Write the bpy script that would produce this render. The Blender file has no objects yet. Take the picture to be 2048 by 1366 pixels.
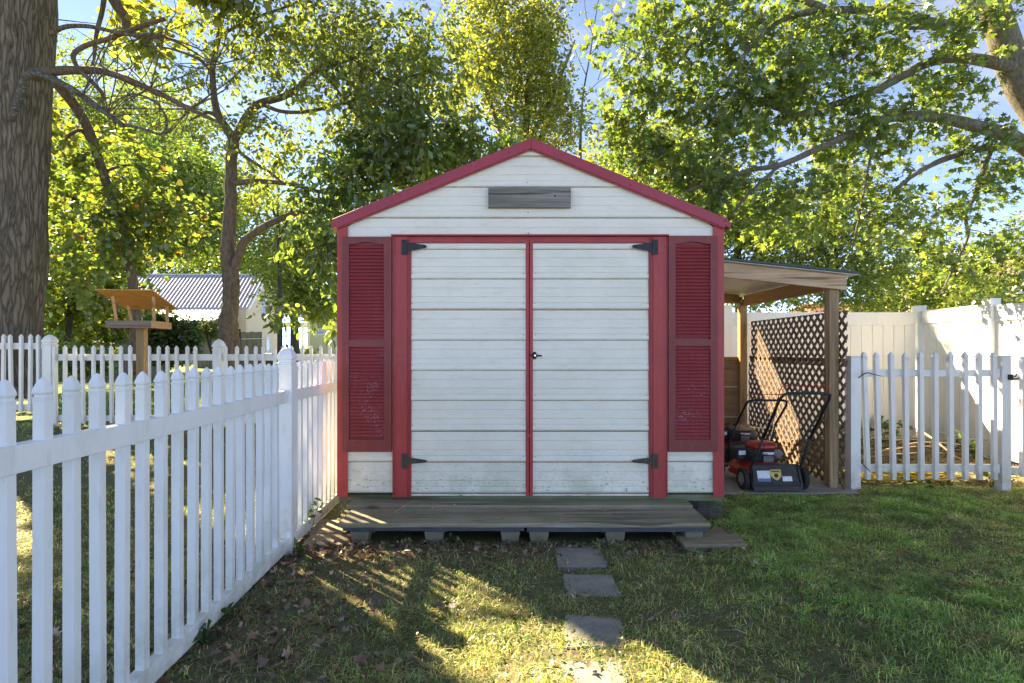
import bpy, bmesh, math, random
import numpy as np
from mathutils import Vector, Matrix

random.seed(7)
RNG = np.random.default_rng(11)
scene = bpy.context.scene
COL = scene.collection
R = math.radians

# ------------------------------------------------------------------ camera
F = 1100.0            # focal length in photograph pixels (2048 wide)
EYE = 1.36
HORIZON = 698.0
cam_data = bpy.data.cameras.new('camera')
cam = bpy.data.objects.new('camera', cam_data)
COL.objects.link(cam)
cam.location = (0, 0, EYE)
cam.rotation_euler = (R(90), 0, 0)
cam_data.sensor_width = 36.0
cam_data.lens = 36.0 * F / 2048.0
cam_data.shift_y = (HORIZON - 683.0) / 2048.0
cam_data.clip_start = 0.05
cam_data.clip_end = 1500
scene.camera = cam

# ------------------------------------------------------------------ light
SUN_EL = R(37.5)
SUN_AZ = Vector((-0.733, 0.680, 0)).normalized()
TO_SUN = Vector((SUN_AZ.x * math.cos(SUN_EL), SUN_AZ.y * math.cos(SUN_EL), math.sin(SUN_EL)))
world = bpy.data.worlds.new('World')
scene.world = world
world.use_nodes = True
wn, wl = world.node_tree.nodes, world.node_tree.links
wn.clear()
w_out = wn.new('ShaderNodeOutputWorld')
w_bg = wn.new('ShaderNodeBackground')
w_sky = wn.new('ShaderNodeTexSky')
w_sky.sky_type = 'NISHITA'
w_sky.sun_disc = False
w_sky.sun_elevation = SUN_EL
w_sky.sun_rotation = math.atan2(SUN_AZ.x, SUN_AZ.y)
w_sky.air_density = 0.10
w_sky.dust_density = 0.0
w_sky.ozone_density = 1.3
w_tc = wn.new('ShaderNodeTexCoord')
w_map = wn.new('ShaderNodeMapping')
w_map.inputs['Scale'].default_value = (1.6, 1.6, 4.5)
w_noise = wn.new('ShaderNodeTexNoise')
w_noise.inputs['Scale'].default_value = 2.3
w_noise.inputs['Detail'].default_value = 7
w_noise.inputs['Roughness'].default_value = 0.62
w_ramp = wn.new('ShaderNodeMapRange')
w_ramp.inputs[1].default_value = 0.52
w_ramp.inputs[2].default_value = 0.80
w_ramp.inputs[4].default_value = 0.40
w_mix = wn.new('ShaderNodeMix'); w_mix.data_type = 'RGBA'
w_mix.inputs[7].default_value = (0.72, 0.74, 0.82, 1)
w_bg.inputs['Strength'].default_value = 0.15
wl.new(w_tc.outputs['Generated'], w_map.inputs['Vector'])
wl.new(w_map.outputs['Vector'], w_noise.inputs['Vector'])
wl.new(w_noise.outputs['Fac'], w_ramp.inputs[0])
wl.new(w_ramp.outputs[0], w_mix.inputs[0])
wl.new(w_sky.outputs[0], w_mix.inputs[6])
wl.new(w_mix.outputs[2], w_bg.inputs['Color'])
wl.new(w_bg.outputs[0], w_out.inputs['Surface'])

sun_data = bpy.data.lights.new('sun', 'SUN')
sun_data.energy = 2.1
sun_data.angle = R(0.6)
sun_data.color = (1.0, 0.93, 0.82)
sun = bpy.data.objects.new('sun', sun_data)
COL.objects.link(sun)
sun.location = TO_SUN * 40
sun.rotation_euler = TO_SUN.to_track_quat('Z', 'Y').to_euler()

vs = scene.view_settings
vs.view_transform = 'Standard'
vs.look = 'None'
vs.use_curve_mapping = False
vs.gamma = 1.0
vs.exposure = 3.75
vs.use_white_balance = True
vs.white_balance_temperature = 8900
vs.white_balance_tint = 8
scene.cycles.max_bounces = 10
scene.cycles.diffuse_bounces = 5
scene.cycles.transmission_bounces = 6
scene.cycles.sample_clamp_indirect = 8

# ------------------------------------------------------------------ helpers
def P(px, py, y):
    """a point of the photograph carried out to its real distance y"""
    return Vector(((px - 1024.0) * y / F, y, EYE - (py - HORIZON) * y / F))

ORIG = {}
def origin_of(o):
    return ORIG.get(o.name, Vector((0, 0, 0)))

def tag(o, label=None, cat=None, group=None, kind=None):
    if label: o['label'] = label
    if cat: o['category'] = cat
    if group: o['group'] = group
    if kind: o['kind'] = kind
    return o

def thing(name, label, cat, loc=(0, 0, 0), group=None):
    o = bpy.data.objects.new(name, None)
    COL.objects.link(o)
    o.empty_display_size = 0.1
    o.location = loc
    ORIG[o.name] = Vector(loc)
    return tag(o, label, cat, group)

def link(name, me, parent=None, loc=None, rot=None):
    o = bpy.data.objects.new(name, me)
    COL.objects.link(o)
    if parent is not None:
        o.parent = parent
        ORIG[o.name] = origin_of(parent) if loc is None else Vector(loc)
        o.location = (0, 0, 0) if loc is None else Vector(loc) - origin_of(parent)
    else:
        ORIG[o.name] = Vector(loc) if loc is not None else Vector((0, 0, 0))
        if loc is not None: o.location = loc
    if rot is not None: o.rotation_euler = rot
    return o

class MB:
    """collects geometry for one mesh"""
    def __init__(s):
        s.v, s.f, s.m = [], [], []
    def add(s, vs_, fs_, mi=0):
        b = len(s.v)
        s.v.extend(vs_)
        s.f.extend([tuple(i + b for i in f) for f in fs_])
        s.m.extend([mi] * len(fs_))
        return s
    def box(s, x0, x1, y0, y1, z0, z1, mi=0):
        return s.add([(x0,y0,z0),(x1,y0,z0),(x1,y1,z0),(x0,y1,z0),(x0,y0,z1),(x1,y0,z1),(x1,y1,z1),(x0,y1,z1)],
                     [(0,3,2,1),(4,5,6,7),(0,1,5,4),(1,2,6,5),(2,3,7,6),(3,0,4,7)], mi)
    def bar(s, a, b, w, h, up=(0,0,1), mi=0):
        """rectangular bar from a to b; w across, h along up"""
        a, b = Vector(a), Vector(b)
        d = (b - a).normalized(); u = Vector(up)
        r = d.cross(u).normalized(); u = r.cross(d).normalized()
        c = []
        for p in (a, b):
            for sx, sz in ((-1,-1),(1,-1),(1,1),(-1,1)):
                c.append(tuple(p + r * (sx * w / 2) + u * (sz * h / 2)))
        return s.add(c, [(0,1,2,3),(7,6,5,4),(0,4,5,1),(1,5,6,2),(2,6,7,3),(3,7,4,0)], mi)
    def prism(s, poly, y0, y1, mi=0):
        """polygon in (x,z) given counter-clockwise as seen from -y, extruded y0..y1"""
        n = len(poly)
        vs_ = [(x, y0, z) for x, z in poly] + [(x, y1, z) for x, z in poly]
        fs_ = [tuple(range(n)), tuple(range(2 * n - 1, n - 1, -1))]
        for i in range(n):
            j = (i + 1) % n
            fs_.append((i, i + n, j + n, j))
        return s.add(vs_, fs_, mi)
    def slab(s, poly, z0, z1, mi=0):
        n = len(poly)
        vs_ = [(x, y, z0) for x, y in poly] + [(x, y, z1) for x, y in poly]
        fs_ = [tuple(range(n - 1, -1, -1)), tuple(range(n, 2 * n))]
        for i in range(n):
            j = (i + 1) % n
            fs_.append((i, j, j + n, i + n))
        return s.add(vs_, fs_, mi)
    def sqlathe(s, cx, cy, rows, mi=0, ry=1.0):
        """square cross-section stack: rows of (half width, z)"""
        vs_, fs_ = [], []
        for h, z in rows:
            vs_ += [(cx-h, cy-h*ry, z), (cx+h, cy-h*ry, z), (cx+h, cy+h*ry, z), (cx-h, cy+h*ry, z)]
        n = len(rows)
        fs_.append((3, 2, 1, 0))
        for i in range(n - 1):
            for k in range(4):
                a, b = i*4 + k, i*4 + (k+1) % 4
                fs_.append((a, b, b + 4, a + 4))
        e = (n-1)*4
        fs_.append((e, e+1, e+2, e+3))
        return s.add(vs_, fs_, mi)
    def lathe(s, c, axis, rows, n=16, mi=0, cap=True):
        """rows of (radius, offset along axis)"""
        ax = Vector(axis).normalized()
        t = Vector((0,0,1)) if abs(ax.z) < 0.9 else Vector((1,0,0))
        u = ax.cross(t).normalized(); w = ax.cross(u)
        c = Vector(c); vs_, fs_ = [], []
        for r, h in rows:
            for k in range(n):
                a = 2*math.pi*k/n
                vs_.append(tuple(c + ax*h + (u*math.cos(a) + w*math.sin(a))*r))
        for i in range(len(rows)-1):
            for k in range(n):
                a, b = i*n+k, i*n+(k+1) % n
                fs_.append((a, b, b+n, a+n))
        if cap:
            fs_.append(tuple(range(n-1, -1, -1)))
            e = (len(rows)-1)*n
            fs_.append(tuple(range(e, e+n)))
        return s.add(vs_, fs_, mi)
    def tube(s, pts, rad, n=6, mi=0, cap=True):
        pts = [Vector(p) for p in pts]
        if not hasattr(rad, '__len__'): rad = [rad]*len(pts)
        vs_, fs_ = [], []
        prev = None
        for i, p in enumerate(pts):
            d = (pts[min(i+1, len(pts)-1)] - pts[max(i-1, 0)])
            d = d.normalized() if d.length > 1e-9 else Vector((0,0,1))
            if prev is None:
                t = Vector((0,0,1)) if abs(d.z) < 0.9 else Vector((1,0,0))
                u = d.cross(t).normalized()
            else:
                u = (prev - d*prev.dot(d))
                u = u.normalized() if u.length > 1e-6 else d.orthogonal().normalized()
            prev = u
            w = d.cross(u)
            for k in range(n):
                a = 2*math.pi*k/n
                vs_.append(tuple(p + (u*math.cos(a) + w*math.sin(a))*rad[i]))
        for i in range(len(pts)-1):
            for k in range(n):
                a, b = i*n+k, i*n+(k+1) % n
                fs_.append((a, b, b+n, a+n))
        if cap:
            fs_.append(tuple(range(n-1, -1, -1)))
            e = (len(pts)-1)*n
            fs_.append(tuple(range(e, e+n)))
        return s.add(vs_, fs_, mi)
    def mesh(s, name, mat, origin=(0,0,0), smooth=False, bevel=0.0):
        o = Vector(origin)
        me = bpy.data.meshes.new(name)
        me.from_pydata([(x-o.x, y-o.y, z-o.z) for x, y, z in s.v], [], s.f)
        mats = mat if isinstance(mat, (list, tuple)) else [mat]
        for m in mats: me.materials.append(m)
        if len(mats) > 1: me.polygons.foreach_set('material_index', s.m)
        if bevel > 0:
            bm = bmesh.new(); bm.from_mesh(me)
            bmesh.ops.bevel(bm, geom=[e for e in bm.edges if len(e.link_faces) == 2 and e.calc_face_angle(0) > 0.6],
                            offset=bevel, segments=1, affect='EDGES', profile=0.5)
            bm.to_mesh(me); bm.free()
        if smooth:
            me.polygons.foreach_set('use_smooth', [True]*len(me.polygons))
        me.update()
        return me
    def build(s, name, mat, parent=None, smooth=False, bevel=0.0, kind=None, label=None):
        org = origin_of(parent) if parent is not None else Vector((0,0,0))
        o = link(name, s.mesh(name, mat, org, smooth, bevel), parent)
        if kind: o['kind'] = kind
        if label: o['label'] = label
        return o

def np_mesh(name, verts, tris, mat, cols=None, smooth=False):
    """mesh straight from numpy arrays: verts (n,3), tris (m,3), optional colours (n,3)"""
    me = bpy.data.meshes.new(name)
    nv, nt = len(verts), len(tris)
    me.vertices.add(nv); me.loops.add(nt*3); me.polygons.add(nt)
    me.vertices.foreach_set('co', np.ascontiguousarray(verts, dtype=np.float32).ravel())
    me.loops.foreach_set('vertex_index', np.ascontiguousarray(tris, dtype=np.int32).ravel())
    me.polygons.foreach_set('loop_start', np.arange(0, nt*3, 3, dtype=np.int32))
    me.polygons.foreach_set('loop_total', np.full(nt, 3, dtype=np.int32))
    if smooth: me.polygons.foreach_set('use_smooth', np.ones(nt, dtype=bool))
    if cols is not None:
        ca = me.color_attributes.new('tint', 'FLOAT_COLOR', 'POINT')
        c4 = np.ones((nv, 4), dtype=np.float32); c4[:, :3] = cols
        ca.data.foreach_set('color', c4.ravel())
    me.materials.append(mat)
    me.update(calc_edges=True)
    return me

# ------------------------------------------------------------------ materials
def nodes_of(name):
    m = bpy.data.materials.new(name)
    m.use_nodes = True
    nt = m.node_tree
    b = nt.nodes['Principled BSDF']
    return m, nt.nodes, nt.links, b

def tex_coord(N, L, mapping=(1,1,1), world_space=False, rnd=True):
    if world_space:
        g = N.new('ShaderNodeNewGeometry'); src = g.outputs['Position']
    else:
        tc = N.new('ShaderNodeTexCoord'); src = tc.outputs['Object']
    if rnd and not world_space:
        oi = N.new('ShaderNodeObjectInfo')
        ad = N.new('ShaderNodeVectorMath'); ad.operation = 'MULTIPLY_ADD'
        ad.inputs[1].default_value = (13, 7, 5)
        cb = N.new('ShaderNodeCombineXYZ')
        for i in range(3): L.new(oi.outputs['Random'], cb.inputs[i])
        L.new(cb.outputs[0], ad.inputs[0]); L.new(src, ad.inputs[2]); src = ad.outputs[0]
    mp = N.new('ShaderNodeMapping'); mp.inputs['Scale'].default_value = mapping
    L.new(src, mp.inputs['Vector'])
    return mp.outputs['Vector']

def noise(N, L, vec, scale, detail=6, rough=0.6):
    n = N.new('ShaderNodeTexNoise')
    n.inputs['Scale'].default_value = scale
    n.inputs['Detail'].default_value = detail
    n.inputs['Roughness'].default_value = rough
    L.new(vec, n.inputs['Vector'])
    return n.outputs['Fac']

def remap(N, L, fac, a, b, lo=0.0, hi=1.0):
    m = N.new('ShaderNodeMapRange')
    m.inputs[1].default_value = a; m.inputs[2].default_value = b
    m.inputs[3].default_value = lo; m.inputs[4].default_value = hi
    L.new(fac, m.inputs[0])
    return m.outputs[0]

def mixc(N, L, fac, a, b):
    m = N.new('ShaderNodeMix'); m.data_type = 'RGBA'
    if hasattr(fac, 'links'): L.new(fac, m.inputs[0])
    else: m.inputs[0].default_value = fac
    for s, i in ((a, 6), (b, 7)):
        if hasattr(s, 'links'): L.new(s, m.inputs[i])
        else: m.inputs[i].default_value = (*s, 1)
    return m.outputs[2]

def math_n(N, L, op, a, b=None):
    m = N.new('ShaderNodeMath'); m.operation = op
    for s, i in ((a, 0), (b, 1)):
        if s is None: continue
        if hasattr(s, 'links'): L.new(s, m.inputs[i])
        else: m.inputs[i].default_value = s
    return m.outputs[0]

def bump(N, L, b, height, strength=0.3, dist=0.01):
    n = N.new('ShaderNodeBump')
    n.inputs['Strength'].default_value = strength
    n.inputs['Distance'].default_value = dist
    L.new(height, n.inputs['Height'])
    L.new(n.outputs[0], b.inputs['Normal'])

def M(name, c1, c2=None, rough=0.6, scale=6, stretch=(1,1,1), bmp=0.0, lo=0.35, hi=0.7, spec=0.3, metal=0.0, bdist=0.004):
    m, N, L, b = nodes_of(name)
    b.inputs['Roughness'].default_value = rough
    b.inputs['Specular IOR Level'].default_value = spec
    b.inputs['Metallic'].default_value = metal
    if c2 is None:
        b.inputs['Base Color'].default_value = (*c1, 1)
        return m
    v = tex_coord(N, L, stretch)
    n = noise(N, L, v, scale)
    L.new(mixc(N, L, remap(N, L, n, lo, hi), c1, c2), b.inputs['Base Color'])
    if bmp > 0: bump(N, L, b, n, bmp, bdist)
    return m

def wood(name, c1, c2, axis='x', rough=0.75, grain=1.0, dark=None, knots=True, moss=None):
    """weathered wood with its grain along one axis"""
    m, N, L, b = nodes_of(name)
    b.inputs['Roughness'].default_value = rough
    b.inputs['Specular IOR Level'].default_value = 0.2
    st = {'x': (1.2, 28, 28), 'y': (28, 1.2, 28), 'z': (28, 28, 1.2)}[axis]
    st2 = {'x': (.6, 6, 6), 'y': (6, .6, 6), 'z': (6, 6, .6)}[axis]
    g = noise(N, L, tex_coord(N, L, st), 1.6 * grain, 8, 0.7)
    broad = noise(N, L, tex_coord(N, L, st2), 1.2, 4, 0.5)
    col = mixc(N, L, remap(N, L, g, 0.30, 0.70), c1, c2)
    dk = dark or tuple(x * 0.35 for x in c1)
    col = mixc(N, L, remap(N, L, broad, 0.50, 0.75, 0, 0.65), col, dk)
    cr_ = noise(N, L, tex_coord(N, L, tuple(q*.55 if q > 5 else q*.5 for q in st)), 1.3*grain, 5, 0.6)
    col = mixc(N, L, remap(N, L, cr_, 0.57, 0.64, 0, 0.75), col, tuple(x * 0.5 for x in dk))
    if knots:
        vo = N.new('ShaderNodeTexVoronoi'); vo.inputs['Scale'].default_value = 1.7
        L.new(tex_coord(N, L, {'x': (1, 4, 4), 'y': (4, 1, 4), 'z': (4, 4, 1)}[axis]), vo.inputs['Vector'])
        col = mixc(N, L, remap(N, L, vo.outputs['Distance'], 0.05, 0.12, 0.8, 0), col, tuple(x * 0.4 for x in dk))
    if moss:
        mo = noise(N, L, tex_coord(N, L, (1, 1, 1)), 3.0, 7, 0.7)
        col = mixc(N, L, remap(N, L, mo, 0.46, 0.66, 0, 0.8), col, moss)
    L.new(col, b.inputs['Base Color'])
    bump(N, L, b, g, 0.5, 0.003)
    return m

def leaf_mat(name, trans=0.5, boost=(2.2, 2.0, 0.9)):
    """thin leaf: per-leaf tint, reflected and transmitted light"""
    m = bpy.data.materials.new(name); m.use_nodes = True
    N, L = m.node_tree.nodes, m.node_tree.links
    N.clear()
    out = N.new('ShaderNodeOutputMaterial')
    at = N.new('ShaderNodeAttribute'); at.attribute_name = 'tint'
    d = N.new('ShaderNodeBsdfDiffuse'); t = N.new('ShaderNodeBsdfTranslucent')
    g = N.new('ShaderNodeBsdfGlossy'); g.inputs['Roughness'].default_value = 0.38
    g.inputs['Color'].default_value = (0.9, 0.9, 0.9, 1)
    mul = N.new('ShaderNodeMix'); mul.data_type = 'RGBA'; mul.blend_type = 'MULTIPLY'
    mul.inputs[0].default_value = 1; mul.inputs[7].default_value = (*boost, 1)
    L.new(at.outputs['Color'], mul.inputs[6])
    L.new(at.outputs['Color'], d.inputs['Color']); L.new(mul.outputs[2], t.inputs['Color'])
    mx = N.new('ShaderNodeMixShader'); mx.inputs[0].default_value = trans
    L.new(d.outputs[0], mx.inputs[1]); L.new(t.outputs[0], mx.inputs[2])
    mg = N.new('ShaderNodeMixShader'); mg.inputs[0].default_value = 0.05
    L.new(mx.outputs[0], mg.inputs[1]); L.new(g.outputs[0], mg.inputs[2])
    L.new(mg.outputs[0], out.inputs['Surface'])
    return m

def vinyl(name, c=(0.80, 0.785, 0.755), dirt=(0.46, 0.47, 0.37), amt=0.45):
    m, N, L, b = nodes_of(name)
    b.inputs['Roughness'].default_value = 0.42
    b.inputs['Specular IOR Level'].default_value = 0.35
    n1 = noise(N, L, tex_coord(N, L, (1, 1, .35)), 7, 7, 0.65)
    n2 = noise(N, L, tex_coord(N, L, (1, 1, 1)), 60, 3, 0.6)
    col = mixc(N, L, remap(N, L, n1, 0.48, 0.78, 0, amt), c, dirt)
    col = mixc(N, L, remap(N, L, n2, 0.70, 0.80, 0, 0.35), col, tuple(x * .55 for x in dirt))
    vw = tex_coord(N, L, (1, 1, 1), world_space=True)
    sp = N.new('ShaderNodeSeparateXYZ'); L.new(vw, sp.inputs[0])
    n4 = noise(N, L, vw, 11, 6, 0.7)
    spl = math_n(N, L, 'MULTIPLY', remap(N, L, sp.outputs['Z'], 0.42, 0.02), remap(N, L, n4, 0.38, 0.62, 0.1, 0.75))
    col = mixc(N, L, spl, col, (0.34, 0.33, 0.22))
    sm = noise(N, L, tex_coord(N, L, (1, 1, .18), world_space=True), 30, 4, 0.6)
    col = mixc(N, L, remap(N, L, sm, 0.60, 0.74, 0, 0.35), col, dirt)
    oi = N.new('ShaderNodeObjectInfo')
    col = mixc(N, L, remap(N, L, oi.outputs['Random'], 0.0, 1.0, 0.0, 0.22), col, tuple(x * .8 for x in c))
    L.new(col, b.inputs['Base Color'])
    return m

def siding(name, c=(0.80, 0.725, 0.60)):
    """painted ribbed steel: chalky white, algae film, mould specks towards the ground"""
    m, N, L, b = nodes_of(name)
    b.inputs['Roughness'].default_value = 0.5
    b.inputs['Specular IOR Level'].default_value = 0.3
    v = tex_coord(N, L, (1, 1, 1), world_space=True)
    v2 = tex_coord(N, L, (1.0, 1, 6.0), world_space=True)
    n1 = noise(N, L, v, 2.6, 8, 0.7)
    n2 = noise(N, L, v2, 5.5, 8, 0.75)
    col = mixc(N, L, remap(N, L, n1, 0.42, 0.70, 0, 0.6), c, (0.66, 0.61, 0.48))
    col = mixc(N, L, remap(N, L, n2, 0.53, 0.76, 0, 0.5), col, (0.50, 0.47, 0.34))
    sp = N.new('ShaderNodeSeparateXYZ'); L.new(v, sp.inputs[0])
    low = remap(N, L, sp.outputs['Z'], 0.62, 0.25)
    v3 = tex_coord(N, L, (1.0, 1, 2.2), world_space=True)
    n3 = noise(N, L, v3, 26, 5, 0.7)
    film = math_n(N, L, 'MULTIPLY', low, remap(N, L, n1, 0.40, 0.60, 0, 0.6))
    col = mixc(N, L, film, col, (0.42, 0.43, 0.31))
    spk = math_n(N, L, 'MULTIPLY', low, remap(N, L, n3, 0.60, 0.66, 0, 0.9))
    col = mixc(N, L, spk, col, (0.05, 0.045, 0.035))
    fine = noise(N, L, v, 140, 2, 0.5)
    col = mixc(N, L, remap(N, L, fine, 0.64, 0.74, 0, 0.5), col, (0.28, 0.27, 0.22))
    L.new(col, b.inputs['Base Color'])
    bump(N, L, b, noise(N, L, v2, 9, 4, 0.5), 0.12, 0.01)
    return m

def paint(name, c, c2, rough=0.45, chips=None, world_chip=False):
    m, N, L, b = nodes_of(name)
    b.inputs['Roughness'].default_value = rough
    b.inputs['Specular IOR Level'].default_value = 0.35
    v = tex_coord(N, L, (1, 1, 1), world_space=True)
    n1 = noise(N, L, v, 3.0, 8, 0.7)
    col = mixc(N, L, remap(N, L, n1, 0.35, 0.70), c, c2)
    n2 = noise(N, L, v, 45, 4, 0.6)
    col = mixc(N, L, remap(N, L, n2, 0.62, 0.75, 0, 0.3), col, tuple(x * 0.5 for x in c))
    st_ = noise(N, L, tex_coord(N, L, (1, 1, .12), world_space=True), 34, 5, 0.65)
    col = mixc(N, L, remap(N, L, st_, 0.54, 0.72, 0, 0.38), col, tuple(min(1, x * 1.25 + .035) for x in c))
    st2_ = noise(N, L, tex_coord(N, L, (1, 1, .5), world_space=True), 7, 6, 0.7)
    col = mixc(N, L, remap(N, L, st2_, 0.56, 0.70, 0, 0.35), col, tuple(x * .62 for x in c))
    sc_ = noise(N, L, tex_coord(N, L, (1.6, 1, .7), world_space=True), 120, 3, 0.6)
    col = mixc(N, L, remap(N, L, sc_, 0.70, 0.74, 0, 0.5), col, (.45, .30, .28))
    if chips:
        sp = N.new('ShaderNodeSeparateXYZ'); L.new(v, sp.inputs[0])
        zone = math_n(N, L, 'MULTIPLY', remap(N, L, sp.outputs['Z'], 1.55, 1.15), remap(N, L, sp.outputs['Z'], 0.62, 0.70))
        big = noise(N, L, v, 5.5, 3, 0.5)
        fine = noise(N, L, tex_coord(N, L, (1, 1, 1.5), world_space=True), 55, 3, 0.6)
        k = math_n(N, L, 'ADD', fine, math_n(N, L, 'MULTIPLY', math_n(N, L, 'SUBTRACT', big, 0.5), 0.55))
        k = math_n(N, L, 'MULTIPLY', zone, remap(N, L, k, 0.62, 0.72, 0, 0.42))
        col = mixc(N, L, k, col, chips)
    L.new(col, b.inputs['Base Color'])
    return m

def bark(name, c1, c2, scale=1.0, stretch=5.0, moss=None, strength=0.9):
    m, N, L, b = nodes_of(name)
    b.inputs['Roughness'].default_value = 0.9
    b.inputs['Specular IOR Level'].default_value = 0.1
    v = tex_coord(N, L, (stretch, stretch, 1.0), world_space=True)
    n1 = noise(N, L, v, 4.2 * scale, 8, 0.68)
    v2 = tex_coord(N, L, (1, 1, 1), world_space=True)
    n2 = noise(N, L, v2, 3.0 * scale, 6, 0.6)
    col = mixc(N, L, remap(N, L, n1, 0.36, 0.62), c1, c2)
    col = mixc(N, L, remap(N, L, n2, 0.5, 0.75, 0, .6), col, tuple(x * .6 for x in c2))
    if moss:
        n3 = noise(N, L, v2, 8.0 * scale, 6, 0.65)
        col = mixc(N, L, remap(N, L, n3, 0.52, 0.66, 0, .8), col, moss)
    L.new(col, b.inputs['Base Color'])
    bump(N, L, b, n1, strength, 0.03)
    return m

def plate_bark(name, c1, c2, c3):
    """old bark: long interlaced ridges with dark furrows"""
    m, N, L, b = nodes_of(name)
    b.inputs['Roughness'].default_value = 0.92
    b.inputs['Specular IOR Level'].default_value = 0.08
    w = noise(N, L, tex_coord(N, L, (1, 1, .5), world_space=True), 3.0, 3, 0.5)
    g = N.new('ShaderNodeNewGeometry')
    ad = N.new('ShaderNodeVectorMath'); ad.operation = 'MULTIPLY_ADD'
    ad.inputs[1].default_value = (.13, .13, .3)
    cb = N.new('ShaderNodeCombineXYZ')
    for i in range(3): L.new(w, cb.inputs[i])
    L.new(cb.outputs[0], ad.inputs[0]); L.new(g.outputs['Position'], ad.inputs[2])
    mp = N.new('ShaderNodeMapping'); mp.inputs['Scale'].default_value = (19, 19, 1.7)
    L.new(ad.outputs[0], mp.inputs['Vector'])
    vo = N.new('ShaderNodeTexVoronoi'); vo.feature = 'DISTANCE_TO_EDGE'; vo.inputs['Scale'].default_value = 1.0
    L.new(mp.outputs[0], vo.inputs['Vector'])
    fine = noise(N, L, tex_coord(N, L, (5, 5, 1), world_space=True), 9, 8, 0.7)
    big = noise(N, L, tex_coord(N, L, (1, 1, 1), world_space=True), 2.2, 6, 0.6)
    edge = remap(N, L, vo.outputs['Distance'], 0.0, 0.20)
    hgt = math_n(N, L, 'ADD', math_n(N, L, 'MULTIPLY', edge, 0.6), math_n(N, L, 'MULTIPLY', fine, 1.3))
    col = mixc(N, L, remap(N, L, hgt, 0.50, 1.40), c1, c2)
    col = mixc(N, L, remap(N, L, big, 0.45, 0.7, 0, .55), col, c3)
    L.new(col, b.inputs['Base Color'])
    bump(N, L, b, hgt, 1.0, 0.05)
    return m

def concrete(name, c1, c2, c3, sc=9, rough=0.85):
    m, N, L, b = nodes_of(name)
    b.inputs['Roughness'].default_value = rough
    v = tex_coord(N, L, (1, 1, 1), world_space=True)
    n1 = noise(N, L, v, sc, 8, 0.7); n2 = noise(N, L, v, sc * 14, 4, 0.7)
    col = mixc(N, L, remap(N, L, n1, 0.35, 0.68), c1, c2)
    col = mixc(N, L, remap(N, L, n2, 0.50, 0.72, 0, .7), col, c3)
    L.new(col, b.inputs['Base Color'])
    bump(N, L, b, n2, 0.5, 0.004)
    return m

MAT = {}
MAT['vinyl'] = vinyl('white_vinyl')
MAT['vinyl_rear'] = vinyl('white_vinyl_weathered', (0.72, 0.71, 0.68), (0.42, 0.44, 0.34), 0.55)
MAT['vinyl_privacy'] = vinyl('cream_vinyl', (0.79, 0.77, 0.73), (0.60, 0.57, 0.51), 0.4)
MAT['siding'] = siding('ribbed_siding')
MAT['red'] = paint('red_trim_paint', (0.44, 0.050, 0.044), (0.34, 0.042, 0.038))
MAT['red_rake'] = paint('red_rake_paint', (0.38, 0.042, 0.062), (0.31, 0.036, 0.050))
MAT['shutter'] = paint('shutter_frame_paint', (0.23, 0.038, 0.032), (0.175, 0.032, 0.027), 0.5)
MAT['slat'] = paint('shutter_slat_paint', (0.30, 0.036, 0.038), (0.235, 0.031, 0.032), 0.5, chips=(0.62, 0.52, 0.52))
MAT['black_metal'] = M('black_iron', (0.022, 0.022, 0.024), (0.05, 0.046, 0.042), rough=0.5, scale=30, metal=0.3)
MAT['rusty_metal'] = M('weathered_iron', (0.050, 0.048, 0.036), (0.11, 0.085, 0.055), rough=0.6, scale=25, metal=0.3)
MAT['chrome'] = M('chrome', (0.8, 0.8, 0.8), rough=0.15, metal=1.0)
MAT['grey_board'] = wood('weathered_grey_board', (0.15, 0.13, 0.105), (0.33, 0.30, 0.255), 'x', dark=(0.07, 0.065, 0.05), knots=False)
MAT['deck'] = wood('mossy_deck_board', (0.18, 0.148, 0.10), (0.38, 0.325, 0.24), 'x', dark=(0.10, 0.082, 0.055), moss=(0.17, 0.165, 0.08))
MAT['deck_edge'] = wood('mossy_sill_board', (0.13, 0.12, 0.08), (0.22, 0.21, 0.14), 'x', dark=(0.07, 0.075, 0.035), moss=(0.10, 0.13, 0.04))
MAT['plastic_beam'] = M('dark_grey_beam', (0.050, 0.052, 0.056), (0.085, 0.088, 0.092), rough=0.6, scale=12, stretch=(1, 6, 6))
MAT['beam'] = wood('weathered_beam', (0.46, 0.28, 0.155), (0.66, 0.46, 0.29), 'x', dark=(0.19, 0.115, 0.07))
MAT['post'] = wood('weathered_post', (0.20, 0.115, 0.055), (0.50, 0.35, 0.20), 'z', dark=(0.12, 0.075, 0.04))
MAT['post_new'] = wood('honey_post', (0.34, 0.20, 0.085), (0.44, 0.28, 0.13), 'z', dark=(0.17, 0.09, 0.035))
MAT['header'] = wood('honey_header', (0.30, 0.17, 0.075), (0.40, 0.25, 0.12), 'y', dark=(0.15, 0.08, 0.03))
MAT['header_x'] = wood('honey_header_cross', (0.30, 0.17, 0.075), (0.40, 0.25, 0.12), 'x', dark=(0.15, 0.08, 0.03))
MAT['lattice'] = wood('lattice_slat', (0.155, 0.096, 0.060), (0.27, 0.185, 0.128), 'z', dark=(0.085, 0.052, 0.034), knots=False)
MAT['ply'] = wood('weathered_plywood', (0.21, 0.125, 0.07), (0.30, 0.19, 0.11), 'x', dark=(0.07, 0.045, 0.03))
MAT['green_roof'] = M('green_sheet', (0.035, 0.055, 0.048), (0.05, 0.075, 0.06), rough=0.5, scale=5)
MAT['galv'] = M('pale_metal_sheet', (0.55, 0.55, 0.52), (0.42, 0.42, 0.38), rough=0.45, scale=4, stretch=(1, 4, 1))
MAT['wire'] = M('wire_mesh', (0.20, 0.20, 0.18), (0.10, 0.09, 0.07), rough=0.5, scale=20, metal=0.4)
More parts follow.
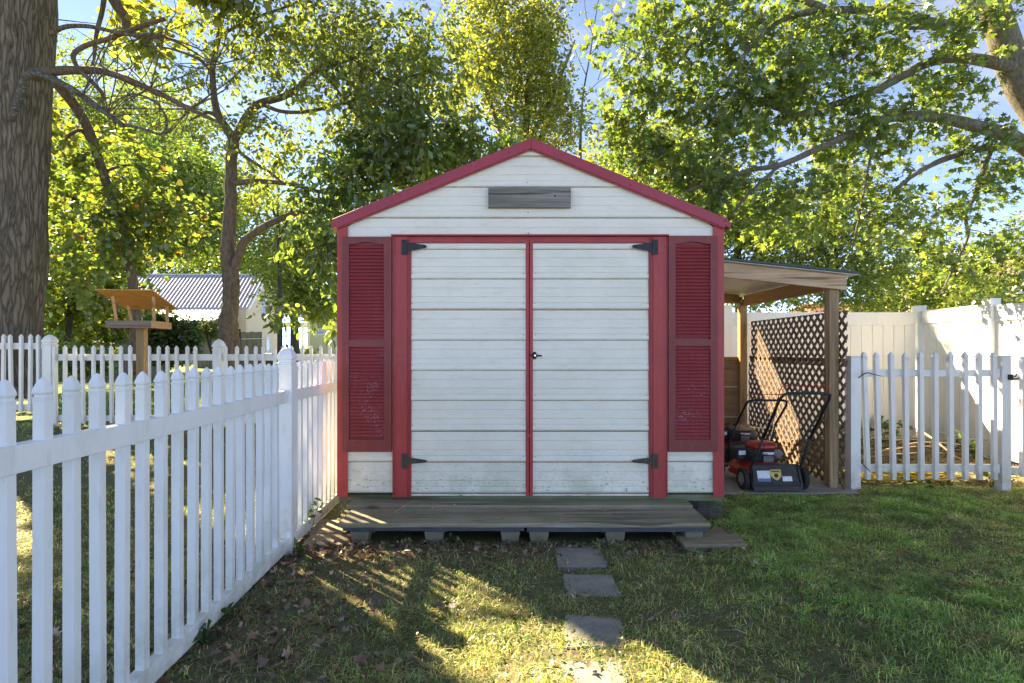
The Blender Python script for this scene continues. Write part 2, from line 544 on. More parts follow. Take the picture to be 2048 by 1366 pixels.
MAT['concrete'] = concrete('concrete', (0.22, 0.205, 0.18), (0.32, 0.30, 0.27), (0.13, 0.13, 0.10))
MAT['stone'] = concrete('stepping_stone_concrete', (0.155, 0.148, 0.125), (0.27, 0.25, 0.21), (0.40, 0.37, 0.31), 7)
MAT['paver'] = concrete('mossy_paver', (0.20, 0.155, 0.09), (0.30, 0.235, 0.155), (0.11, 0.125, 0.045), 6)
MAT['joint'] = M('joint_grime', (0.60, 0.56, 0.47), (0.36, 0.34, 0.26), rough=.8, scale=14, stretch=(1,1,4))
MAT['foot'] = concrete('foot_block', (0.13, 0.115, 0.075), (0.21, 0.185, 0.125), (0.085, 0.085, 0.05), 8)
MAT['dark_void'] = M('dark_timber', (0.03, 0.027, 0.02), (0.05, 0.045, 0.035), rough=0.9, scale=6)

# ------------------------------------------------------------------ terrain
def sstep(x, a, b):
    t = np.clip((np.asarray(x, dtype=float) - a) / (b - a), 0, 1)
    return t * t * (3 - 2 * t)

def ground_z(x, y):
    x = np.asarray(x, dtype=float); y = np.asarray(y, dtype=float)
    h = 0.2 * sstep(y, 5.2, 8.0) * sstep(-x, 1.7, 3.0)
    h = h + 0.05 * sstep(y, 5.4, 7.5) * sstep(x, 3.2, 4.5)
    h = h - 0.25 * sstep(y, 14, 40)
    near = 1 - sstep(np.hypot(x, y - 3), 10, 16)
    w = (0.010*np.sin(2.1*x + 1.3*y) + 0.008*np.sin(3.7*x - 2.9*y + 1) + 0.005*np.sin(7.9*x + 5.3*y + 2)
         + 0.004*np.sin(-6.1*x + 9.7*y))
    flat = np.maximum(sstep(y, 3.4, 3.7) * (1 - sstep(np.abs(x), 1.8, 2.2)),
                      sstep(y, 4.8, 5.1) * sstep(x, 1.5, 1.7) * (1 - sstep(x, 3.0, 3.3)))
    return h + w * near * (1 - flat)

def gz(x, y): return float(ground_z(x, y))

def vnoise(x, y, s, seed=0):
    """smooth value noise on the plane, 0..1"""
    rg = np.random.default_rng(seed)
    T = rg.random((64, 64))
    u, v = np.asarray(x) * s + 100.3, np.asarray(y) * s + 100.7
    i, j = np.floor(u).astype(int), np.floor(v).astype(int)
    fu, fv = u - i, v - j
    fu = fu*fu*(3-2*fu); fv = fv*fv*(3-2*fv)
    a = T[i % 64, j % 64]; b = T[(i+1) % 64, j % 64]; c = T[i % 64, (j+1) % 64]; d = T[(i+1) % 64, (j+1) % 64]
    return (a*(1-fu)+b*fu)*(1-fv) + (c*(1-fu)+d*fu)*fv

def fbm(x, y, s, seed=0):
    return (vnoise(x, y, s, seed)*.5 + vnoise(x, y, s*2.1, seed+1)*.28 + vnoise(x, y, s*4.3, seed+2)*.22)

xs = np.concatenate([np.linspace(-320, -14, 18), np.linspace(-13, -7, 25)[:-1], np.linspace(-7, 8, 176), np.linspace(8.5, 14, 12), np.linspace(16, 320, 18)])
ys = np.concatenate([np.linspace(-200, -6, 10), np.linspace(-5, 0.8, 12), np.linspace(1, 9, 110), np.linspace(9.3, 20, 36), np.linspace(21, 420, 26)])
gx, gy = np.meshgrid(xs, ys)
gv = np.stack([gx.ravel(), gy.ravel(), ground_z(gx.ravel(), gy.ravel())], 1)
nx, ny = len(xs), len(ys)
ii = (np.arange(ny-1)[:, None]*nx + np.arange(nx-1)[None, :]).ravel()
gt = np.concatenate([np.stack([ii, ii+1, ii+nx+1], 1), np.stack([ii, ii+nx+1, ii+nx], 1)])
mg, N, L, b = nodes_of('lawn_soil')
b.inputs['Roughness'].default_value = 0.95
b.inputs['Specular IOR Level'].default_value = 0.1
v = tex_coord(N, L, (1, 1, 1), world_space=True)
n1 = noise(N, L, v, 1.1, 8, 0.65); n2 = noise(N, L, v, 16, 6, 0.7); n3 = noise(N, L, v, 70, 4, 0.7)
col = mixc(N, L, remap(N, L, n1, 0.35, 0.65), (0.125, 0.122, 0.062), (0.140, 0.110, 0.072))
col = mixc(N, L, remap(N, L, n2, 0.40, 0.66, 0, .8), col, (0.110, 0.135, 0.050))
col = mixc(N, L, remap(N, L, n3, 0.52, 0.72, 0, .7), col, (0.29, 0.235, 0.15))
sp = N.new('ShaderNodeSeparateXYZ'); L.new(v, sp.inputs[0])
far = remap(N, L, sp.outputs['Y'], 9.0, 14.0)
col = mixc(N, L, far, col, mixc(N, L, remap(N, L, n1, .35, .65), (0.14, 0.185, 0.05), (0.19, 0.21, 0.07)))
L.new(col, b.inputs['Base Color'])
bump(N, L, b, n2, 0.8, 0.02)
ground = link('ground', np_mesh('ground', gv, gt, mg, smooth=True))
tag(ground, 'shaded back garden lawn and soil', kind='structure')

# ------------------------------------------------------------------ shed
SY = 4.365                   # its front wall
def sX(px): return (px - 1024) / 252.0
def sZ(py): return EYE - (py - HORIZON) / 252.0
SX0, SX1 = sX(676), sX(1446)
SB = 7.40                    # its back wall
SLOPE = 0.408
APX, APZ = sX(1062), sZ(280)
def roof_under(x): return APZ - 0.085 - SLOPE * abs(x - APX)
shed = thing('shed', 'white ribbed metal garden shed with red trim, red shutters and closed double doors', 'shed', (APX, SY, 0.2))

STEPS = [314, 376, 437, 498.5, 560, 620, 682, 742, 802, 862, 924, 986]
COURSE_H = 0.2425
def course_mesh(x0, x1, zb, zmin, zmax, y, clip=None, wob=0.0):
    """one ribbed siding course: flat face, two pressed lines, a rolled lower edge; zb its lower edge"""
    h = COURSE_H
    prof = [(h, .001), (h*.725, .005), (h*.705, .0008), (h*.685, .0055), (h*.435, .008), (h*.415, .0036), (h*.395, .0085),
            (.060, .0105), (.054, .0070), (.047, .0115), (.022, .0165), (.010, .0125), (.0035, .003), (0.0, .000)]
    rows = [(zb + a, o) for a, o in prof]
    rr = []
    for i, (z, o) in enumerate(rows):
        if z > zmax + 1e-6:
            if i + 1 < len(rows) and rows[i+1][0] < zmax:
                z2, o2 = rows[i+1]; t = (z - zmax)/(z - z2); rr.append((zmax, o + (o2-o)*t))
            continue
        if z < zmin - 1e-6:
            z2, o2 = rows[i-1]
            if z2 > zmin: t = (z2 - zmin)/(z2 - z); rr.append((zmin, o2 + (o-o2)*t))
            break
        rr.append((z, o))
    mb = MB(); V = []; n = len(rr)
    seg = 7
    for side in (0, 1):
        for z, o in rr:
            a, c = x0, x1
            if clip:
                hw = (APZ - 0.075 - z) / SLOPE
                a, c = max(x0, APX - hw), min(x1, APX + hw)
                if c < a: a = c = APX
            for k in range(seg + 1):
                x = a + (c - a)*k/seg
                oo = o + (wob*math.sin(x*9.1 + zb*17) if side == 0 else 0)*min(1, o/.008)
                V.append((x, y - oo if side == 0 else y + .004, z))
    Fc = []
    m = seg + 1
    for i in range(n - 1):
        for k in range(seg):
            a = i*m + k
            Fc.append((a, a+m, a+m+1, a+1))
            a2 = n*m + a
            Fc.append((a2, a2+1, a2+m+1, a2+m))
        a, c = i*m, n*m + i*m
        Fc.append((a, c, c+m, a+m))
        a, c = i*m + seg, n*m + i*m + seg
        Fc.append((a, a+m, c+m, c))
    for k in range(seg):
        Fc.append((k, k+1, n*m+k+1, n*m+k))
        a = (n-1)*m + k
        Fc.append((a, n*m+a, n*m+a+1, a+1))
    mb.add(V, Fc)
    if zb >= zmin - 1e-6:
        for q in range(2, 4):
            if n - q >= 0:
                for i_ in range(len(mb.f)):
                    f_ = mb.f[i_]
                    if max(f_) < n*m and min(f_) // m == n - q and len(f_) == 4 and max(f_)//m == n - q + 1: mb.m[i_] = 1
    return mb

wx0, wx1 = sX(695), sX(1426)
fw = MB()
fw.prism([(SX0+.02, .23), (sX(790), .23), (sX(790), sZ(474)), (sX(1330), sZ(474)), (sX(1330), .23), (SX1-.02, .23),
          (SX1-.02, roof_under(SX1)-.02), (APX, APZ-.10), (SX0+.02, roof_under(SX0)-.02)], SY+.006, SY+.04)
front_wall = fw.build('front_wall', MAT['siding'], shed)
head_z = sZ(471)
for i, py in enumerate(STEPS):
    zb = sZ(py); zt = zb + COURSE_H
    if zt > head_z:          # gable courses and the one above the doors
        o = course_mesh(wx0, wx1, zb, max(zb, head_z), min(zt, APZ-.08), SY, clip=True, wob=.0012).build('siding_panel', [MAT['siding'], MAT['joint']], front_wall, smooth=False)
    if zb < head_z and zb > .2:
        for a, c in ((wx0, sX(787)), (sX(1332), wx1)):
            course_mesh(a, c, zb, max(zb, .205), min(zt, head_z), SY, wob=.0012).build('siding_panel', [MAT['siding'], MAT['joint']], front_wall)
sill = MB().box(SX0+.01, SX1-.01, SY-.012, SY+.03, sZ(1001), sZ(988.5)).build('sill_board', MAT['deck_edge'], shed)
# sides, back, floor
for x0, x1 in ((SX0+.004, SX0+.03), (SX1-.03, SX1-.004)):
    m_ = MB().box(x0, x1, SY+.045, SB-.03, .2, roof_under(SX0)-.005)
    for k in range(9):
        z = .24 + k*.242
        xx = (x0-.010, x0) if x0 < 0 else (x1, x1+.010)
        m_.box(xx[0], xx[1], SY+.05, SB-.05, z, z+.05)
    m_.build('side_wall', MAT['siding'], shed)
MB().prism([(SX0+.01, .2), (SX1-.01, .2), (SX1-.01, roof_under(SX1)-.02), (APX, APZ-.10), (SX0+.01, roof_under(SX0)-.02)], SB-.028, SB).build('back_wall', MAT['siding'], shed)
MB().box(SX0+.05, SX1-.05, SY+.05, SB-.04, .14, .195).build('floor_frame', MAT['dark_void'], shed)
for k in range(4):
    x = SX0 + .12 + k*.92
    MB().box(x, x+.09, SY+.06, SB-.05, 0.0, .138).build('skid', MAT['dark_void'], shed)
# roof
for sgn in (-1, 1):
    ex = APX + sgn*1.575
    def zt(x): return APZ - .012 - SLOPE*abs(x - APX)
    pl = [(APX, zt(APX)-.05), (APX, zt(APX)-.004), (ex, zt(ex)-.004), (ex, zt(ex)-.05)]
    if sgn < 0: pl = pl[::-1]
    MB().prism(pl, SY-.028, SB+.06).build('roof', MAT['red_rake'], shed)
    # rake trim with square-cut eave end
    ex2 = sX(668) if sgn < 0 else sX(1453)
    ez = sZ(441)
    ex3 = sX(678) if sgn < 0 else sX(1444)
    pl = [(APX, APZ-.082), (APX, APZ), (ex2, ez), (ex3, sZ(458))]
    if sgn < 0: pl = pl[::-1]
    MB().prism([(x + (0.0012*sgn if abs(x-APX) < 1e-6 else 0), z) for x, z in pl], SY-.048, SY-.029).build('rake_trim', MAT['red_rake'], shed, bevel=.002)
    lip = [(APX+sgn*.002, APZ-.082), (APX+sgn*.002, APZ-.090), (ex3, sZ(460)), (ex3, sZ(458))]
    if sgn > 0: lip = lip[::-1]
    MB().prism(lip, SY-.040, SY-.022).build('rake_lip', MAT['red'], shed)
# corner trims
for a, c in ((676, 697), (1424.5, 1446)):
    MB().box(sX(a), sX(c), SY-.024, SY-.0175, sZ(992), sZ(450)).box(sX(a) if a < 1000 else sX(c)-.006, sX(a)+.006 if a < 1000 else sX(c), SY-.0172, SY+.09, sZ(992), sZ(450)).build('corner_trim', MAT['red'], shed)
# jambs: flat board between two pressed flanges
for a, c in ((786.5, 821), (1298.5, 1333)):
    j = MB().box(sX(a), sX(c), SY-.030, SY+.004, sZ(992), sZ(474.5))
    a2, c2 = (a+6.5, c-5) if a < 1000 else (a+5.5, c-8.5)
    j.box(sX(a2), sX(c2), SY-.038, SY-.0302, sZ(992.5), sZ(475.5))
    j.box(sX(a)+.001, sX(a)+.008, SY-.036, SY-.0302, sZ(992), sZ(474.6))
    j.box(sX(c)-.008, sX(c)-.001, SY-.036, SY-.0302, sZ(992), sZ(474.6))
    j.build('door_jamb', MAT['red'], shed, bevel=.0015)
MB().box(sX(785), sX(1334), SY-.062, SY-.012, sZ(474), sZ(471.6)).box(sX(821), sX(1298), SY-.020, SY-.0105, sZ(487), sZ(474.5)).build('door_header', MAT['red'], shed)

# doors
def door(x0, x1, edge0, edge1, label):
    m_ = MB()
    yb = SY - .014
    z0, z1 = sZ(990), sZ(481.5)
    m_.box(x0, x1, yb+.003, yb+.02, z0, z1)
    m_.box(x0, x1, yb-.0165, yb+.0028, sZ(487), z1)                   # top channel
    m_.box(edge0, edge1, yb-.0170, yb+.0026, z0, sZ(487.2))           # meeting edge
    mid = (edge0+edge1)/2
    hx0, hx1 = (x0, x0+.010) if edge0 > (x0+x1)/2 else (x1-.010, x1)
    m_.box(hx0, hx1, yb-.0160, yb+.0026, z0, sZ(487.2))
    d = m_.build('door', MAT['red'], shed, label=label)
    px0 = x0+.0105 if edge0 > (x0+x1)/2 else edge1+.0005
    px1 = edge0-.0005 if edge0 > (x0+x1)/2 else x1-.0105
    for py in [501] + STEPS[4:]:
        zb = sZ(py if py != 986 else 985.5)
        course_mesh(px0, px1, zb, max(zb, z0), min(zb+COURSE_H-.001, sZ(488)), yb, wob=.001).build('siding_panel', [MAT['siding'], MAT['joint']], d)
    MB().box(px0, px1, yb-.012, yb+.0022, z0+.001, sZ(986.6)).build('bottom_rail', MAT['siding'], d)
    return d
dl = door(sX(821.3), sX(1057.6), sX(1051.5), sX(1057.6), 'left door leaf with white ribbed panels')
dr = door(sX(1059.2), sX(1298.2), sX(1059.2), sX(1065.5), 'right door leaf with a black locking handle')
hc = (sX(1069), SY-.030, sZ(711))
hd = MB()
hd.lathe((hc[0], hc[1]+.004, hc[2]), (0,-1,0), [(.020,0), (.019,.010), (.012,.014)], 16)
for k in range(len(hd.v)):
    x, y, z = hd.v[k]; hd.v[k] = (hc[0]+(x-hc[0])*.85, y, hc[2]+(z-hc[2])*1.55)
hd.tube([(sX(1058.5), hc[1]-.022, hc[2]+.004), (sX(1063), hc[1]-.026, hc[2]+.003), (hc[0], hc[1]-.028, hc[2]), (sX(1077), hc[1]-.026, hc[2]-.001), (sX(1083), hc[1]-.022, hc[2]-.001)], [.005,.007,.010,.007,.006], 8)
handle = hd.build('handle', MAT['black_metal'], dr, smooth=True)
MB().lathe((hc[0]+.001, hc[1]-.036, hc[2]+.001), (0,-1,0), [(.0062,0), (.0062,.003)], 14).build('lock', MAT['chrome'], dr)

# hinges
def hinge(kind, right, py0, py1, taper):
    mb = MB()
    k = -1 if right else 1
    cx = 810.5 if not right else 1308
    yb = SY-.0385
    mb.box(sX(cx-5.5), sX(cx+5.5), yb-.005, yb, sZ(py1), sZ(py0))
    s0, s1 = (816, 856) if not right else (1302, 1261)
    (ya, yb_), (yc, yd) = taper
    pl = [(sX(s0), sZ(yb_)), (sX(s1-3*k), sZ(yd)), (sX(s1), sZ((yc+yd)/2)), (sX(s1-3*k), sZ(yc)), (sX(s0), sZ(ya))]
    if right: pl = pl[::-1]
    mb.prism(pl, yb-.0085, yb-.0045)
    mb.tube([(sX(s0-1*k), yb-.007, sZ(py0+1)), (sX(s0-1*k), yb-.007, sZ(py1-1))], .007, 8)
    h_ = mb.build('hinge', MAT[kind], shed)
    bl = MB()
    for t in (.2, .5, .8):
        z = sZ(py0 + (py1-py0)*t)
        bl.lathe((sX(cx-.8*k), yb-.005, z), (0,-1,0), [(.0062,0), (.005,.003)], 8)
    for t in (.15, .45, .85):
        x = s0 + (s1-s0)*t
        bl.lathe((sX(x), yb-.0084, sZ((ya+yb_)/2 + ((yc+yd)/2-(ya+yb_)/2)*t)), (0,-1,0), [(.0058,0), (.0045,.003)], 8)
    bl.build('bolt', MAT['black_metal'], h_, kind='stuff')
hinge('black_metal', False, 481.5, 511.5, ((487, 505), (492, 498)))
hinge('black_metal', True, 481, 511, ((487, 505), (492, 498)))
hinge('rusty_metal', False, 905, 935, ((912, 926), (917.5, 923)))
hinge('rusty_metal', True, 905, 935, ((912, 926), (917.5, 923)))

# shutters
slat_cache = {}
def shutter(x0, x1, z0, z1, lx0, lx1, up, lo, label):
    yb = SY - .018
    f_ = MB()
    ft, fb = yb-.026, yb
    f_.box(x0, lx0, ft, fb, z0, z1); f_.box(lx1, x1, ft, fb, z0, z1)
    f_.box(lx0+.0003, lx1-.0003, ft+.0003, fb, z0+.0003, lo[1]); f_.box(lx0+.0003, lx1-.0003, ft+.0003, fb, lo[0], up[1])
    n = 14; arch = []
    for k in range(n+1):
        t = k/n; x = lx0+.0003 + (lx1-lx0-.0006)*t
        arch.append((x, up[0] + .020*math.sin(math.pi*t)**2.2))
    f_.prism(arch + [(lx1-.0003, z1-.0003), (lx0+.0003, z1-.0003)], ft+.0003, fb)
    f_.box(lx0, lx1, fb-.004, fb-.0006, lo[1]+.001, up[0]+.03)
    s_ = f_.build('shutter', MAT['shutter'], shed, label=label)
    pitch = .0271
    if 'm' not in slat_cache:
        w = (lx1-lx0)/2 - .001
        sm = MB()
        sm.add([(-w,-.017,-.004),(w,-.017,-.004),(w,-.001,.0205),(-w,-.001,.0205),(-w,-.019,-.001),(w,-.019,-.001),(w,-.004,.0225),(-w,-.004,.0225)],
               [(0,3,2,1),(4,5,6,7),(0,1,5,4),(1,2,6,5),(2,3,7,6),(3,0,4,7)])
        slat_cache['m'] = sm.mesh('slat', MAT['slat'])
    for zt, zb in (up, lo):
        z = zt - .024
        while z > zb - .001:
            link('slat', slat_cache['m'], s_, loc=((lx0+lx1)/2, yb-.003, z))
            z -= pitch
    sc = MB()
    for z in (z1-.17, (up[1]+lo[0])/2, z0+.16):
        for x in ((x0+lx0)/2, (lx1+x1)/2):
            sc.lathe((x, ft, z), (0,-1,0), [(.005,0), (.003,.003)], 7)
    sc.build('screw', MAT['black_metal'], s_, kind='stuff')
shutter(sX(688), sX(785.3), sZ(902), sZ(475.5), sX(701), sX(770), (sZ(491), sZ(680.5)), (sZ(694), sZ(877)), 'left louvred shutter with chipped lower slats')
shutter(sX(1334.2), sX(1431), sZ(902), sZ(473.5), sX(1348), sX(1417), (sZ(490), sZ(679)), (sZ(692), sZ(877)), 'right louvred shutter with many chipped lower slats')

# screws on trims
sc = MB()
for px in (792, 815.0, 1304.5, 1321):
    for py in (486, 711, 985):
        if px in (815.0, 1304.5) and py == 486: continue
        sc.lathe((sX(px if py != 711 else px*.5 + .5*(804 if px < 1000 else 1313)), SY-.0382, sZ(py)), (0,-1,0), [(.0055,0), (.004,.003)], 7)
for px, py in ((681, 448), (1446, 444), (862, 371), (1018, 309), (1108, 310), (1258, 373)):
    sc.lathe((sX(px), SY-.0482, sZ(py)), (0,-1,0), [(.006,0), (.004,.004)], 7)
for px0, px1 in ((826, 1047), (1070, 1293)):
    for py in STEPS[4:]:
        for px in (px0, px1):
            sc.lathe((sX(px), SY-.029, sZ(py-12)), (0,-1,0), [(.0035,0), (.003,.0025)], 6)
for px, py in ((1057, 467), (1056, 426), (1055, 366)):
    sc.lathe((sX(px), SY-.012, sZ(py)), (0,-1,0), [(.005,0), (.004,.004)], 6)
sc.build('screw', MAT['rusty_metal'], shed, kind='stuff')

nb = MB().box(sX(977), sX(1140.5), SY-.048, SY-.016, sZ(418), sZ(378)).build('name_board', MAT['grey_board'], shed, bevel=.002, label='blank weathered grey board on the gable')
MB().lathe((sX(1109), SY-.0478, sZ(395)), (0,-1,0), [(.008,0), (.007,.001)], 10).lathe((sX(1058), SY-.0478, sZ(386)), (0,-1,0), [(.003,0), (.003,.001)], 8).build('knot_hole', MAT['black_metal'], nb)

# wire mesh skirt at both front corners
wm = MB()
for x0, x1 in ((SX0+.01, SX0+.26), (sX(1362), SX1-.004)):
    x = x0
    while x < x1:
        wm.box(x-.0008, x+.0008, SY-.016, SY-.0145, .0, sZ(1000)); x += .0127
    z = .01
    while z < sZ(1001):
        wm.box(x0, x1, SY-.0175, SY-.0161, z-.0008, z+.0008); z += .0127
wm.build('wire_skirt', MAT['wire'], shed, kind='stuff')

# ------------------------------------------------------------------ deck step in front of the doors
PX0, PX1 = (676-1024)/287.0, 1.383
step = thing('deck_step', 'low mossy wooden deck step on small feet in front of the shed doors', 'deck step', (0.09, 4.05, 0))
def plank(x0, x1, y0, y1, z0, z1, nm='plank'):
    mb = MB()
    n = 26; V = []; Fc = []
    for i in range(n+1):
        x = x0 + (x1-x0)*i/n
        w1, w2 = random.uniform(-.003, .003), random.uniform(-.003, .003)
        for y, z in ((y0+w1, z0), (y0+w1, z1-.006), (y0+w1+.006, z1), (y1+w2-.006, z1), (y1+w2, z1-.006), (y1+w2, z0)):
            V.append((x, y, z + random.uniform(-.0012, .0012)))
    for i in range(n):
        for k in range(6):
            a, c = i*6+k, i*6+(k+1) % 6
            Fc.append((a, c, c+6, a+6)[::-1])
    Fc += [tuple(range(6)), tuple(range(n*6+5, n*6-1, -1))]
    mb.add(V, Fc)
    return mb.build(nm, MAT['deck'], step)
plank(PX0, PX1, 3.83, 4.178, .118, .147)
plank(sX(712)-.02, 1.375, 4.184, 4.335, .142, .172)
MB().box(PX0+.03, -.005+.09, 3.845, 3.885, .088, .117).box(PX0+.06, .05, 3.886, 4.15, .086, .117).build('front_beam', MAT['plastic_beam'], step)
MB().box(.105, PX1-.008, 3.842, 3.884, .083, .1175).box(.13, PX1-.05, 3.886, 4.15, .083, .117).build('front_beam', MAT['plastic_beam'], step)
MB().box(PX0+.05, 1.36, 4.19, 4.33, .1, .14).build('rear_beam', MAT['dark_void'], step)
for px0, px1 in ((700, 738), (848, 887), (1001, 1040), (1058, 1098), (1211, 1251), (1370, 1407)):
    a, c = (px0-1024)/286.0, (px1-1024)/286.0
    for y in (3.85, 4.06):
        mb = MB()
        mb.add([(a+.014,y,-.01),(c-.014,y,-.01),(c-.01,y+.09,-.01),(a+.01,y+.09,-.01),(a,y-.004,.0822),(c,y-.004,.0822),(c,y+.09,.0822),(a,y+.09,.0822)],
               [(0,3,2,1),(4,5,6,7),(0,1,5,4),(1,2,6,5),(2,3,7,6),(3,0,4,7)])
        mb.build('foot', MAT['foot'], step, bevel=.004)

# ------------------------------------------------------------------ pavers and stepping stones
def rough_slab(name, poly, z0, z1, mat, label, cat, group=None):
    cx = sum(p[0] for p in poly)/len(poly); cy = sum(p[1] for p in poly)/len(poly)
    t = thing(name, label, cat, (cx, cy, z0), group)
    bpy.data.objects.remove(t)
    mb = MB().slab([(x-cx, y-cy) for x, y in poly], 0, z1-z0)
    me = mb.mesh(name, mat)
    bm = bmesh.new(); bm.from_mesh(me)
    bmesh.ops.subdivide_edges(bm, edges=[e for e in bm.edges if abs(e.verts[0].co.z-e.verts[1].co.z) < 1e-5], cuts=7, use_grid_fill=True)
    bmesh.ops.bevel(bm, geom=[e for e in bm.edges if len(e.link_faces) == 2 and e.calc_face_angle(0) > 1.0], offset=.006, segments=1, affect='EDGES')
    for v_ in bm.verts:
        v_.co += Vector((random.uniform(-.005,.005), random.uniform(-.005,.005), random.uniform(-.0022,.0022)))
    bm.to_mesh(me); bm.free()
    o = bpy.data.objects.new(name, me); COL.objects.link(o); o.location = (cx, cy, z0)
    return tag(o, label, cat, group)
g_ = 'stepping stones leading to the shed'
rough_slab('stepping_stone', [(.290,3.43),(.590,3.43),(.600,3.74),(.290,3.75)], -.03, .008, MAT['stone'], 'dark square stepping stone right against the deck step', 'stepping stone', g_)
rough_slab('stepping_stone', [(.305,3.03),(.605,3.025),(.598,3.30),(.305,3.31)], -.03, .008, MAT['stone'], 'shaded square stepping stone, second from the deck step', 'stepping stone', g_)
rough_slab('stepping_stone', [(.245,2.50),(.530,2.50),(.55,2.78),(.268,2.81)], -.03, .006, MAT['stone'], 'half sunlit stepping stone with grass grown over its near edge', 'stepping stone', g_)
rough_slab('stepping_stone', [(.200,2.08),(.46,2.08),(.475,2.385),(.212,2.39)], -.03, .006, MAT['stone'], 'sandy stepping stone cut by the bottom of the picture with leaves on it', 'stepping stone', g_)
rough_slab('concrete_paver', [(1.16,3.70),(1.59,3.70),(1.60,3.925),(1.16,3.935)], -.04, .044, MAT['paver'], 'rough long paver with crumbled front edge beside the right end of the deck step', 'paver')
rough_slab('concrete_paver', [(1.17,3.955),(1.57,3.95),(1.56,4.16),(1.17,4.18)], -.04, .020, MAT['paver'], 'mossy paver behind the crumbled one beside the deck step', 'paver')
rough_slab('concrete_paver', [(-1.44,3.76),(-1.16,3.78),(-1.15,3.99),(-1.46,3.99)], -.04, .022, MAT['paver'], 'front paver between picket fence and left end of the deck step', 'paver')
rough_slab('concrete_paver', [(-1.48,4.0),(-1.22,4.0),(-1.22,4.30),(-1.50,4.30)], -.04, .026, MAT['paver'], 'rear paver in sun stripes by the left shed corner', 'paver')
pad = MB().slab([(1.70,5.09),(2.4,5.06),(3.22,5.10),(3.24,7.34),(1.70,7.34)], -.05, .030).build('concrete_pad', MAT['concrete'], None, bevel=.006)
tag(pad, 'grey concrete pad under the lean-to', kind='structure')

# ------------------------------------------------------------------ picket fences
def picket_rows(w, z0, z1, slim=1.0):
    """gothic picket: shaft, collar, neck, bullet tip; z1 = tip"""
    u = w
    zc = z1 - 2.08*u
    return [(w/2, z0), (w/2, zc), (w*.56, zc+.015), (w*.56, zc+.30*u), (w*.45, zc+.40*u), (w*.45, zc+.58*u), (w*.56, zc+.77*u),
            (w*.54, zc+1.0*u), (w*.47, zc+1.25*u), (w*.37, zc+1.58*u), (w*.23, zc+1.88*u), (w*.10, zc+2.05*u), (w*.04, zc+2.08*u)]
def post_rows(w, z0, z1):
    zc = z1 - 1.25*w
    return ([(w/2, z0), (w/2, zc)], [(w*.54, zc), (w*.54, zc+.10*w), (w*.46, zc+.16*w), (w*.45, zc+.30*w), (w*.54, zc+.40*w), (w*.535, zc+.55*w),
             (w*.47, zc+.74*w), (w*.37, zc+.95*w), (w*.22, zc+1.13*w), (w*.10, zc+1.22*w), (w*.03, zc+1.25*w)])
def fence_post(parent, x, y, z0, z1, w, mat, ang=0.0, flat=False):
    if flat:
        p = MB().box(-w/2, w/2, -w/2, w/2, z0, z1-.012)
        o = link('post', p.mesh('post', mat, bevel=.002), parent, loc=(x, y, 0), rot=(0, 0, ang))
        c = MB().box(-w/2-.003, w/2+.003, -w/2-.003, w/2+.003, z1-.0118, z1)
        link('post_cap', c.mesh('post_cap', mat, bevel=.002), o, loc=(x, y, 0))
        return o
    a, c = post_rows(w, z0, z1)
    o = link('post', MB().sqlathe(0, 0, a).mesh('post', mat, bevel=.003), parent, loc=(x, y, 0), rot=(0, 0, ang))
    link('post_cap', MB().sqlathe(0, 0, c).mesh('post_cap', mat, bevel=.0015), o, loc=(x, y, 0))
    return o

# near fence, running away from the camera on the left
def nfx(y): return -1.38 - .0327*y
NA = math.atan(.0327)
nf = thing('picket_fence', 'white vinyl picket fence in the foreground running back to the shed corner', 'picket fence', (nfx(3.67), 3.67, 0))
for y in (1.20, 3.67):
    fence_post(nf, nfx(y), y, -.05, 1.375, .092, MAT['vinyl'], NA)
MB().lathe((nfx(3.67), 3.67, 1.372), (0,0,1), [(.008,0), (.009,.012), (.006,.018)], 10).build('finial', MAT['black_metal'], nf)
pk_near = MB().sqlathe(0, 0, picket_rows(.0355, .05, 1.275)).mesh('picket', MAT['vinyl'], bevel=.0016)
ypk = [1.5585 + .12*k for k in range(-2, 17)] + [3.80 + .112*k for k in range(17)]
for y in ypk:
    link('picket', pk_near, nf, loc=(nfx(y), y, random.uniform(-.004, .003)), rot=(random.uniform(-.004,.004), random.uniform(-.004,.004), NA + random.uniform(-.02,.02)))
for y0, y1 in ((1.25, 3.624), (3.716, 5.72)):
    for zc in (1.048, .072):
        sag = -.006
        seg = 10
        m_ = MB()
        V = []; Fc = []
        for i in range(seg+1):
            t = i/seg; y = y0 + (y1-y0)*t
            dz = sag*math.sin(math.pi*t)
            for dx, z in ((-.026, -.040), (.026, -.040), (.026, .040), (-.026, .040)):
                V.append((nfx(y)+dx, y, zc+z+dz))
        for i in range(seg):
            for k in range(4):
                a, c = i*4+k, i*4+(k+1) % 4
                Fc.append((a, c, c+4, a+4)[::-1])
        Fc += [(0,1,2,3), (seg*4+3, seg*4+2, seg*4+1, seg*4)]
        m_.add(V, Fc)
        m_.build('rail', MAT['vinyl'], nf, bevel=.002)

